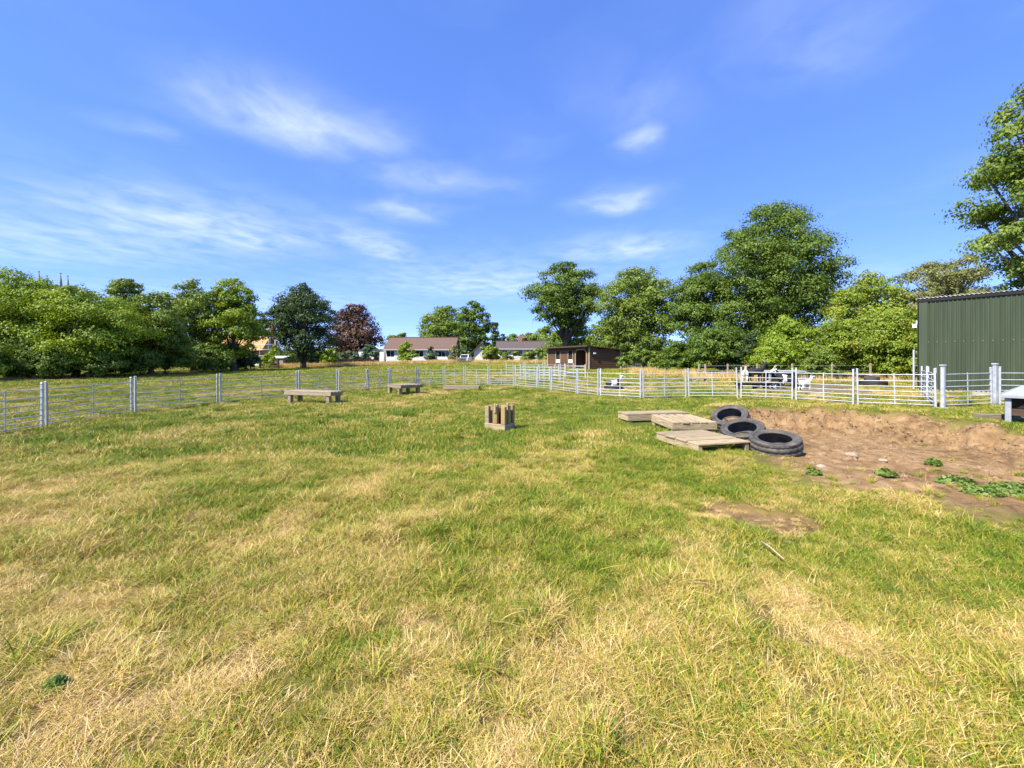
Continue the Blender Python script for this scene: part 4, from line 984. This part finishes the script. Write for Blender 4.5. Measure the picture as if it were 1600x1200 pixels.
    # wire fence along the right hedge
    P = [(1092, 27.5), (1102, 27.3), (1137, 27.0), (1183, 26.6), (1238, 26.4), (1300, 26), (1360, 25.5)]
    e = empty('wire_fence', (at(1040, 28), 28, gz(at(1040, 28), 28)), 0, 'wooden post and wire fence in front of the right hedge', 'fence'); o = e.location
    pts = []
    for p, Y in P:
        x = at(p, Y); zz = gz(x, Y); box('post', e, (.085, .085, 1.15), (x - o.x, Y - o.y, zz - o.z + .5), M['wood_post']); pts.append((x - o.x, Y - o.y, zz - o.z))
    for h in (.3, .62, .95): tube_obj('wire', [(a, b - .06, c + h) for a, b, c in pts], [.006] * len(pts), M['galv'], e, 4)
build_houses()

# ------------------------------------------------------------------ trees and shrubs
def leaves_mesh(name, cen, nor, size, tint, mat, seed):
    rs = np.random.RandomState(seed); n = len(cen)
    nor = nor / (np.linalg.norm(nor, axis=1, keepdims=True) + 1e-9)
    r = rs.normal(size=(n, 3)); a = np.cross(nor, r); a /= (np.linalg.norm(a, axis=1, keepdims=True) + 1e-9); b = np.cross(nor, a)
    s = size[:, None]; fold = nor * s * .18
    V = np.stack([cen - a * s * .55, cen - b * s * .36 + fold, cen + a * s * .55, cen + b * s * .36 + fold], 1).reshape(-1, 3)
    i = np.arange(n) * 4
    Fq = np.stack([i, i + 1, i + 2, i + 3], 1)
    me = mesh_np(name, V, Fq, mat, False)
    at_ = me.attributes.new('tint', 'FLOAT', 'FACE'); at_.data.foreach_set('value', tint.astype(np.float32)); return me
def plant(name, label, cat, X, Y, W, zt, leafm, seed, low=.12, depth=None, nl=26, dens=1.0, leaf=None, lobe=.30, group=None, trunk=True, shape='round', sparse=0., lean=0.):
    rs = np.random.RandomState(seed); g = gz(X, Y); H = zt - g; D = depth or W * .85
    e = empty(name, (X, Y, g), 0, label, cat, group)
    s = F / Y; lf = leaf or max(.07, 2.7 / s)
    z0 = H * low; Hc = H - z0
    def rad(t):
        if shape == 'round': return np.clip(np.sin(math.pi * np.clip(.10 + .86 * t, 0, 1)) ** .62, .05, 1)
        if shape == 'dome': return np.clip((1 - t ** 2.4) ** .55, .05, 1) * (.82 + .18 * np.minimum(1, t * 3))
        if shape == 'cone': return np.clip(1 - t * .92, .05, 1)
        return np.clip(np.sin(math.pi * np.clip(.02 + .9 * t ** .8, 0, 1)) ** .7, .05, 1)
    C = []; R = []
    W *= 1.1; base_r = lobe * 1.12 * min(W, Hc * 1.1) * .5; nl = int(nl * 1.5)
    for tries in range(6000):
        t = rs.rand(); a = rs.rand() * 6.283; q = rs.rand() ** .42
        rr = rad(np.array(t)); lr = base_r * (.62 + .75 * rs.rand()) * (.75 + .25 * rr)
        px = math.cos(a) * q * max(0.02, W / 2 * rr - lr * .75) + lean * t * H; py = math.sin(a) * q * max(.02, D / 2 * rr - lr * .75)
        pz = z0 + lr * .6 + t * max(.05, Hc - 1.55 * lr)
        p = np.array([px, py, pz])
        if all(np.linalg.norm((p - c) * np.array([1, 1, 1.15])) > .46 * (lr + r2) for c, r2 in zip(C, R)):
            C.append(p); R.append(lr)
        if len(C) >= nl: break
    C = np.array(C); R = np.array(R)
    cen = []; nor = []; tin = []
    area = math.pi * R ** 2; tot_px = W * Hc * .8
    ntot = int(dens * 5.8 * tot_px / (lf * lf * .40)); share = area / area.sum()
    for c, r, sh in zip(C, R, share):
        n = max(12, int(ntot * sh)); ns = max(6, int(17 * (1 - sparse)))
        sd = rs.normal(size=(ns, 3)); sd /= np.linalg.norm(sd, axis=1, keepdims=True); sd[:, 2] = np.where(sd[:, 2] < -.35, -sd[:, 2] * .6, sd[:, 2])
        sc_ = c + sd * r * (.62 + .3 * rs.rand(ns, 1)) * np.array([1.08, 1.08, .85]); st = rs.normal(0, .11, ns)
        k = rs.randint(0, ns, n); sg = r * (.17 + .11 * rs.rand(ns))[k][:, None]
        off = np.clip(rs.normal(size=(n, 3)), -1.9, 1.9) * sg * np.array([1.15, 1.15, .62])
        p = sc_[k] + off; p[:, 2] = np.maximum(p[:, 2], .03 + rs.rand(n) * .1)
        out = (p - c) / (r + 1e-6) * .6 + off / (sg * 1.6) * .7
        nn = out * 1.25 + rs.normal(size=(n, 3)) * .45 + np.array([0, 0, .35])
        cen.append(p); nor.append(nn); tin.append(np.clip(.5 + rs.normal(0, .07) + st[k] + rs.normal(0, .13, n), 0, 1))
    cen = np.concatenate(cen); nor = np.concatenate(nor); tin = np.concatenate(tin)
    siz = lf * (.65 + .7 * rs.rand(len(cen)))
    obj('crown', leaves_mesh('crown', cen, nor, siz, tin, leafm, seed + 1), e)
    # trunk and limbs
    tr = max(.05, (.028 if trunk else .012) * H); pts = [(0, 0, -.15)]; rd = [tr * 1.35]
    top = H * (.62 if trunk else .5)
    for i in range(1, 7):
        t = i / 6; pts.append((rs.normal(0, .012 * H) * t + lean * t * t * H * .6, rs.normal(0, .012 * H) * t, top * t)); rd.append(tr * (1 - .72 * t))
    Vv, Ff = tube_np(pts, rd, 8); VV = [Vv]; FF = [Ff]; nv = len(Vv)
    for c, r in zip(C, R):
        b = min(5, max(1, int(6 * (c[2] * .55) / top))); p0 = Vector(pts[b]); p1 = Vector(c); m = p0.lerp(p1, .5) + Vector((0, 0, .06 * H * (rs.rand() - .2)))
        r0 = max(.018, rd[b] * .42 * (.6 + .5 * rs.rand()))
        path = [p0, p0.lerp(m, .5) + Vector((rs.normal(0, .01), rs.normal(0, .01), 0)) * H, m, p1, p1 + (p1 - m).normalized() * r * .5]
        v2, f2 = tube_np(path, [r0, r0 * .8, r0 * .62, r0 * .36, r0 * .12], 5); VV.append(v2); FF.append(f2 + nv); nv += len(v2)
    obj('trunk' if trunk else 'stems', mesh_np('trunk', np.concatenate(VV), np.concatenate(FF), M['bark'], True), e)
    return e
def tree_px(label, px, Y, wpx, top, leafm, seed, name='broadleaf_tree', cat='tree', **kw):
    s = F / Y; zt = EYE + (HOR - top) / s
    return plant(name, label, cat, at(px, Y), Y, wpx / s, zt, LM[leafm], seed, **kw)
def build_trees():
    T = tree_px; gl = 'trees of the left boundary'; gr = 'trees of the right boundary'; gm = 'trees behind the bungalows'
    T('bright green spreading tree at the far left edge', 15, 38, 175, 413, 'bright', 11, low=.08, nl=34, group=gl)
    T('bright yellow-green tree below the church pinnacles', 118, 38.5, 185, 438, 'bright', 12, low=.06, nl=34, group=gl)
    T('taller darker thin-topped tree just right of church pinnacles', 195, 48, 84, 431, 'green', 13, low=.2, nl=22, group=gl, sparse=.3)
    T('green tree with low rounded top left of the twin crowns', 236, 43, 96, 452, 'green', 14, low=.08, nl=24, group=gl)
    T('left one of the twin-crowned trees before the golden thatch', 303, 51, 100, 432, 'green', 15, low=.24, nl=26, group=gl, sparse=.2)
    T('right one of the twin crowns, foliage hanging down over the thatch', 365, 52, 88, 429, 'bright', 16, low=.08, nl=30, group=gl, sparse=.2)
    T('dark tree behind scaffold of the thatched house', 404, 84, 60, 487, 'dark', 17, low=.1, nl=16, group=gl)
    T('dark green rounded oak left of the copper tree', 474, 62, 104, 439, 'dark', 18, low=.03, nl=34, name='oak_tree', shape='round')
    T('purple-brown copper beech left of the red-roofed bungalow', 553, 86, 92, 469, 'copper', 19, low=.02, nl=30, name='copper_beech_tree', shape='dome')
    T('small green treetop just above the left of the red roof', 622, 112, 36, 513, 'green', 20, low=.1, nl=10, group=gm)
    T('green spreading tree behind right end of the red roof', 694, 106, 84, 474, 'green', 21, low=.1, nl=24, group=gm)
    T('taller mid-green tree right of the red roof, above the car', 738, 96, 66, 468, 'oak', 22, low=.04, nl=24, group=gm)
    T('narrow dark purplish conifer above the garage', 773, 94, 34, 499, 'dark', 23, low=.03, nl=14, shape='cone', group=gm, name='conifer_tree')
    for i, (px, top, w, Y, l, lab) in enumerate([(802, 520, 44, 118, 'green', 'low far treetop above left end of the dark roof'), (824, 514, 48, 120, 'olive', 'far olive treetop above the dark roof chimney'), (850, 509, 52, 112, 'green', 'far treetop left of the open-crowned oak'), (788, 520, 20, 150, 'dark', 'tiny distant treetop right of the dark conifer')]):
        T(lab, px, Y, w, top, l, 30 + i, low=.05, nl=12, group=gm)
    T('open-crowned oak with visible trunk behind the stable', 884, 58, 122, 405, 'oak', 41, low=.30, nl=36, name='oak_tree', sparse=.35, group=gr, lobe=.27)
    T('broad green tree behind the right end of the stable', 995, 46, 132, 409, 'green', 42, low=.03, nl=38, group=gr)
    T('green tree filling the gap left of the tallest oak', 1095, 43, 112, 398, 'oak', 43, low=.03, nl=28, group=gr)
    T('tallest great oak above the goats', 1210, 40, 196, 311, 'oak', 44, low=.10, nl=74, name='oak_tree', group=gr, lobe=.24, sparse=.15)
    T('rounded yellowish-green tree right of the tallest oak', 1362, 35, 140, 419, 'berry', 45, low=.05, nl=34, group=gr)
    T('pale olive thin-leaved tree rising behind the barn roof', 1490, 33, 190, 392, 'olive', 46, low=.2, nl=44, group=gr, sparse=.4, dens=.7, lobe=.22)
    T('bright-leaved near tree cut by the right edge above barn', 1668, 21, 270, 100, 'green', 47, low=.22, nl=52, group=gr, sparse=.45, lobe=.20, dens=.8, leaf=.15)
    # hedges and shrubs
    hl = 'hedge bushes along the left boundary'
    for i, (px, Y, w, top, l, lab) in enumerate([(-50, 33.5, 130, 520, 'oak', 'dark hedge bush cut by the left edge'), (45, 36, 130, 525, 'oak', 'dark hedge bush below the leftmost bright tree'), (125, 38, 130, 530, 'oak', 'dark hedge bush below the yellow-green tree'), (195, 41, 110, 525, 'oak', 'dark hedge bush below the thin-topped tree'),
              (258, 45, 96, 498, 'green', 'pale grey-green hedge bush left of the golden thatch'), (318, 49, 90, 532, 'oak', 'dark hedge bush under the left twin crown'), (372, 54, 72, 540, 'dark', 'dark hedge bush left of the brown field gate')]):
        T(lab, px, Y, w, top, l, 60 + i, name='hedge_bush', cat='bush', low=.0, nl=20, trunk=False, shape='dome', group=hl, depth=3.0, lobe=.42, dens=1.2)
    gs = 'garden shrubs before the bungalows'
    for i, (px, Y, w, top, l, lab) in enumerate([(577, 76.5, 30, 534, 'bluish', 'round blue-green shrub before the white extension'), (635, 76, 33, 532, 'lime', 'bright lime green shrub before the red-roofed bungalow'), (672, 76, 25, 539, 'bluish', 'loose grey-green shrub right of the lime one'),
              (710, 76, 22, 538, 'olive', 'olive shrub at the right end of the red-roofed bungalow'), (515, 70, 34, 541, 'lime', 'light green shrub right of the dark oak'), (545, 74, 40, 547, 'bluish', 'low grey-green shrub below the copper beech'),
              (767, 71, 48, 538, 'berry', 'reddish-green shrub in front of the cream garage'), (802, 70, 64, 547, 'green', 'low hedge left part before the cream bungalow'), (842, 66, 54, 543, 'green', 'low hedge right part touching the stable'), (430, 69, 26, 538, 'lime', 'lime shrub behind the brown field gate'), (420, 63, 30, 552, 'lime', 'yellow-green shrub seen through the brown field gate')]):
        T(lab, px, Y, w, top, l, 80 + i, name='garden_shrub', cat='shrub', low=.0, nl=11, trunk=False, shape='dome', group=gs)
    hr = 'hedge bushes along the right boundary'
    for i, (px, Y, w, top, l, lab) in enumerate([(872, 70, 62, 513, 'green', 'green bush behind left end of the stable roof'), (905, 60, 62, 497, 'lime', 'light green bush over middle of the stable roof'), (948, 53, 70, 492, 'green', 'green bush over the right end of the stable roof'), (1005, 39, 90, 545, 'green', 'low bush right of the stable'), (1062, 36, 80, 525, 'oak', 'dark bush right of the stable fence'), (1125, 34, 110, 500, 'oak', 'dark bush behind the post and wire fence'),
              (1172, 33, 80, 515, 'dark', 'darkest bush below the tallest oak'), (1232, 30, 110, 490, 'lime', 'bright green bush behind the feeder'), (1310, 28.5, 130, 488, 'berry', 'russet-flecked bush right of the goats'), (1385, 27, 110, 486, 'berry', 'russet-flecked bush beside the yard gate'), (1450, 26, 100, 470, 'berry', 'russet-flecked bush hidden partly by barn corner'), (1285, 27, 60, 540, 'green', 'small low green bush before the russet hedge')]):
        T(lab, px, Y, w, top, l, 100 + i, name='hedge_bush', cat='bush', low=.0, nl=22, trunk=False, shape='dome', group=hr)
build_trees()
def build_woodland():
    """the wooded rise that closes the view behind everything"""
    rs = np.random.RandomState(77); cen = []; nor = []; tin = []
    for k in range(520):
        a = -1.15 + 2.3 * rs.rand(); R0 = 175 + 70 * rs.rand(); cx, cy = R0 * math.sin(a) * 1.25, R0 * math.cos(a)
        if cy < 125: continue
        r = 3.5 + 3.0 * rs.rand(); hh = 1.2 + (3.5 + 3.5 * vnoise(np.array([a * 9]), np.array([0.]), 5)[0]); n = 260
        d = rs.normal(size=(n, 3)); d /= np.linalg.norm(d, axis=1, keepdims=True); d[:, 2] = np.abs(d[:, 2])
        cen.append(np.array([cx, cy, .8]) + d * np.array([r, r, hh]) * (.75 + .3 * rs.rand(n, 1))); nor.append(d + rs.normal(0, .5, (n, 3))); tin.append(np.clip(.35 + rs.normal(0, .12) + rs.normal(0, .15, n), 0, 1))
    cen = np.concatenate(cen); o = obj('far_woodland', leaves_mesh('far_woodland', cen, np.concatenate(nor), .9 + .8 * rs.rand(len(cen)), np.concatenate(tin), LM['green'], 78))
    tag(o, 'low far-off woodland closing the horizon', 'woodland', kind='stuff')
build_woodland()

# ------------------------------------------------------------------ small things on the near ground
def build_small():
    # stick
    a = unproj(1190, 859, .03); b = unproj(1225, 886, .02)
    p = [(a[0], a[1], gz(*a) + .07), (a[0] * .65 + b[0] * .35, a[1] * .65 + b[1] * .35, gz(*a) + .075), (b[0], b[1], gz(*b) + .05)]
    o = tube_obj('stick', p, [.006, .0055, .004], M['wood_post'], None, 7); tag(o, 'pale bare stick lying in the grass below the bare patch', 'stick')
    for px, py, r, lab in [(1330, 716, .075, 'pale rounded stone in the soil right of the nearest tyre'), (1283, 737, .05, 'flat whitish stone on soil below the nearest tyre'), (1380, 726, .045, 'small pale stone at the middle of the bare soil')]:
        x, y = unproj(px, py, .0); bm = bmesh.new(); bmesh.ops.create_icosphere(bm, subdivisions=3, radius=r); rs = random.Random(px)
        for v in bm.verts: v.co *= 1 + .18 * math.sin(v.co.x * 60 + px) * math.cos(v.co.y * 50) + rs.uniform(-.03, .03); v.co.z *= .55; v.co.x *= 1.3
        o = bm_obj('stone', bm, M['pebble'], None, False, (x, y, gz(x, y) + r * .2)); tag(o, lab, 'stone', 'stones on the bare soil')
    # leafy weeds
    for i, (px, py, w, h, lab) in enumerate([(1592, 775, .55, .11, 'large dark green weed clump on soil at the right edge'), (1535, 782, .32, .08, 'leafy weed just left of the largest clump'), (1493, 762, .34, .09, 'greyish weed clump mid soil at right'), (1458, 733, .16, .09, 'small grass-like weed tuft alone on bare soil'),
                                  (1385, 750, .2, .07, 'small low weed at the middle of the bare soil'), (88, 1062, .08, .05, 'dark broad-leaved weed in grass at lower left'), (1272, 748, .14, .07, 'small bluish weed below the nearest tyre')]):
        x, y = unproj(px, py, .02); rs = np.random.RandomState(200 + i); n = int(110 + 700 * w)
        g = gz(x, y); r = np.sqrt(rs.rand(n)) * w * .5; a = rs.rand(n) * 6.283
        cx = r * np.cos(a) * 1.25; cy = r * np.sin(a) * .8; cz = ground_h(x + cx, y + cy) - g + h * rs.rand(n) * (1 - (r / (w * .52)) ** 2) + .012
        e = empty('weed', (x, y, g), 0, lab, 'weed', 'weeds on the near ground')
        nn = np.stack([cx / w * 1.2, cy / w * 1.2, np.full(n, .8)], -1) + rs.normal(0, .4, (n, 3))
        obj('leaves', leaves_mesh('leaves', np.stack([cx, cy, cz], -1), nn, .028 + .03 * rs.rand(n), np.clip(rs.normal(.5, .2, n), 0, 1), LM['weed'], 300 + i), e)
    # clods
    rs = np.random.RandomState(9); P = []
    for k in range(3):
        bm = bmesh.new(); bmesh.ops.create_icosphere(bm, subdivisions=2, radius=.03); rr = random.Random(k)
        for v in bm.verts: v.co *= 1 + rr.uniform(-.28, .28); v.co.z *= .7
        me = bpy.data.meshes.new('clod'); bm.to_mesh(me); bm.free(); me.materials.append(M['soil']); P.append(me)
    n = 16000; x = 3.2 + 6 * rs.rand(n); y = 3.3 + 7 * rs.rand(n); d, t, s = ridge_sd(x, y)
    k = (dirt_mask(x, y) > .55) & (rs.rand(n) < .25 + .75 * (1 - sstep(.6, 1.8, d))); x, y = x[k], y[k]; n = len(x)
    sc_ = .2 + 1.0 * rs.rand(n) ** 6
    o = scatter('soil_clods', P, np.stack([x, y, ground_h(x, y) + rough_h(x, y)], -1), rs.randint(0, 3, n), rs.rand(n, 3) * 6.28, sc_, np.zeros(n), 'loose brown soil clods on the dug bank'); o['category'] = 'soil'
M['soil'] = noise_mat('dry_brown_soil', (.17, .10, .046), (.34, .215, .11), 12, .95, 0, .3, rand=.2)
build_small()

# keep grass from growing through solid things
for (px, py, z, r) in [(1141, 657, .2, .22), (1161, 678, .15, .22), (1211, 695, .1, .25)]:
    x, y = unproj(px, py, z); CLEAR.append((x, y, r))
CLEAR += [(at(784, 8.9), 8.92, .24), (3.55, 7.55, .5), (3.55, 8.2, .5), (3.05, 9.2, .5), (4.0, 9.3, .5), (3.2, 6.75, .45), (3.5, 7.1, .3)]
PROTOS = build_grass()
def build_tall_grass():
    """dry uncut grass along the garden fence and the right hedge"""
    rs = np.random.RandomState(17); xs_, ys_, sc = [], [], []
    def line(p0, p1, n, spread, s0, s1):
        t = rs.rand(n); xa, xb = at(*p0), at(*p1)
        xs_.append(xa + (xb - xa) * t + rs.normal(0, spread * .4, n)); ys_.append(p0[1] + (p1[1] - p0[1]) * t - np.abs(rs.normal(0, spread, n))); sc.append(s0 + (s1 - s0) * rs.rand(n))
    line((436, 65.5), (590, 73.5), 900, .8, .6, 1.3); line((590, 73.5), (712, 75), 1000, .8, .5, 1.25); line((742, 71), (860, 62), 300, .8, .5, 1.0)
    line((-60, 32.5), (400, 57), 700, .4, .25, .6); line((985, 36), (1100, 29), 200, .6, .4, 1.0); line((1090, 27.2), (1240, 26.2), 200, .5, .3, 1.0); line((1240, 26.2), (1420, 24.5), 110, .4, .25, .6)
    x = np.concatenate(xs_); y = np.concatenate(ys_); s = np.concatenate(sc); n = len(x)
    me = tuft_mesh('tall_dry_grass_clump', 34, .35, .8, .3, .022, .5, 10, .3, segs=2, tlo=.2, thi=1.)
    scatter('tall_dry_grass', [me], np.stack([x, y, ground_h(x, y) - .02], -1), np.zeros(n), np.stack([rs.normal(0, .1, n), rs.normal(0, .1, n), rs.rand(n) * 6.28], -1), s, np.clip(rs.normal(.78, .12, n), 0, 1), 'tall uncut dry grass along the fences and hedges')
build_tall_grass()
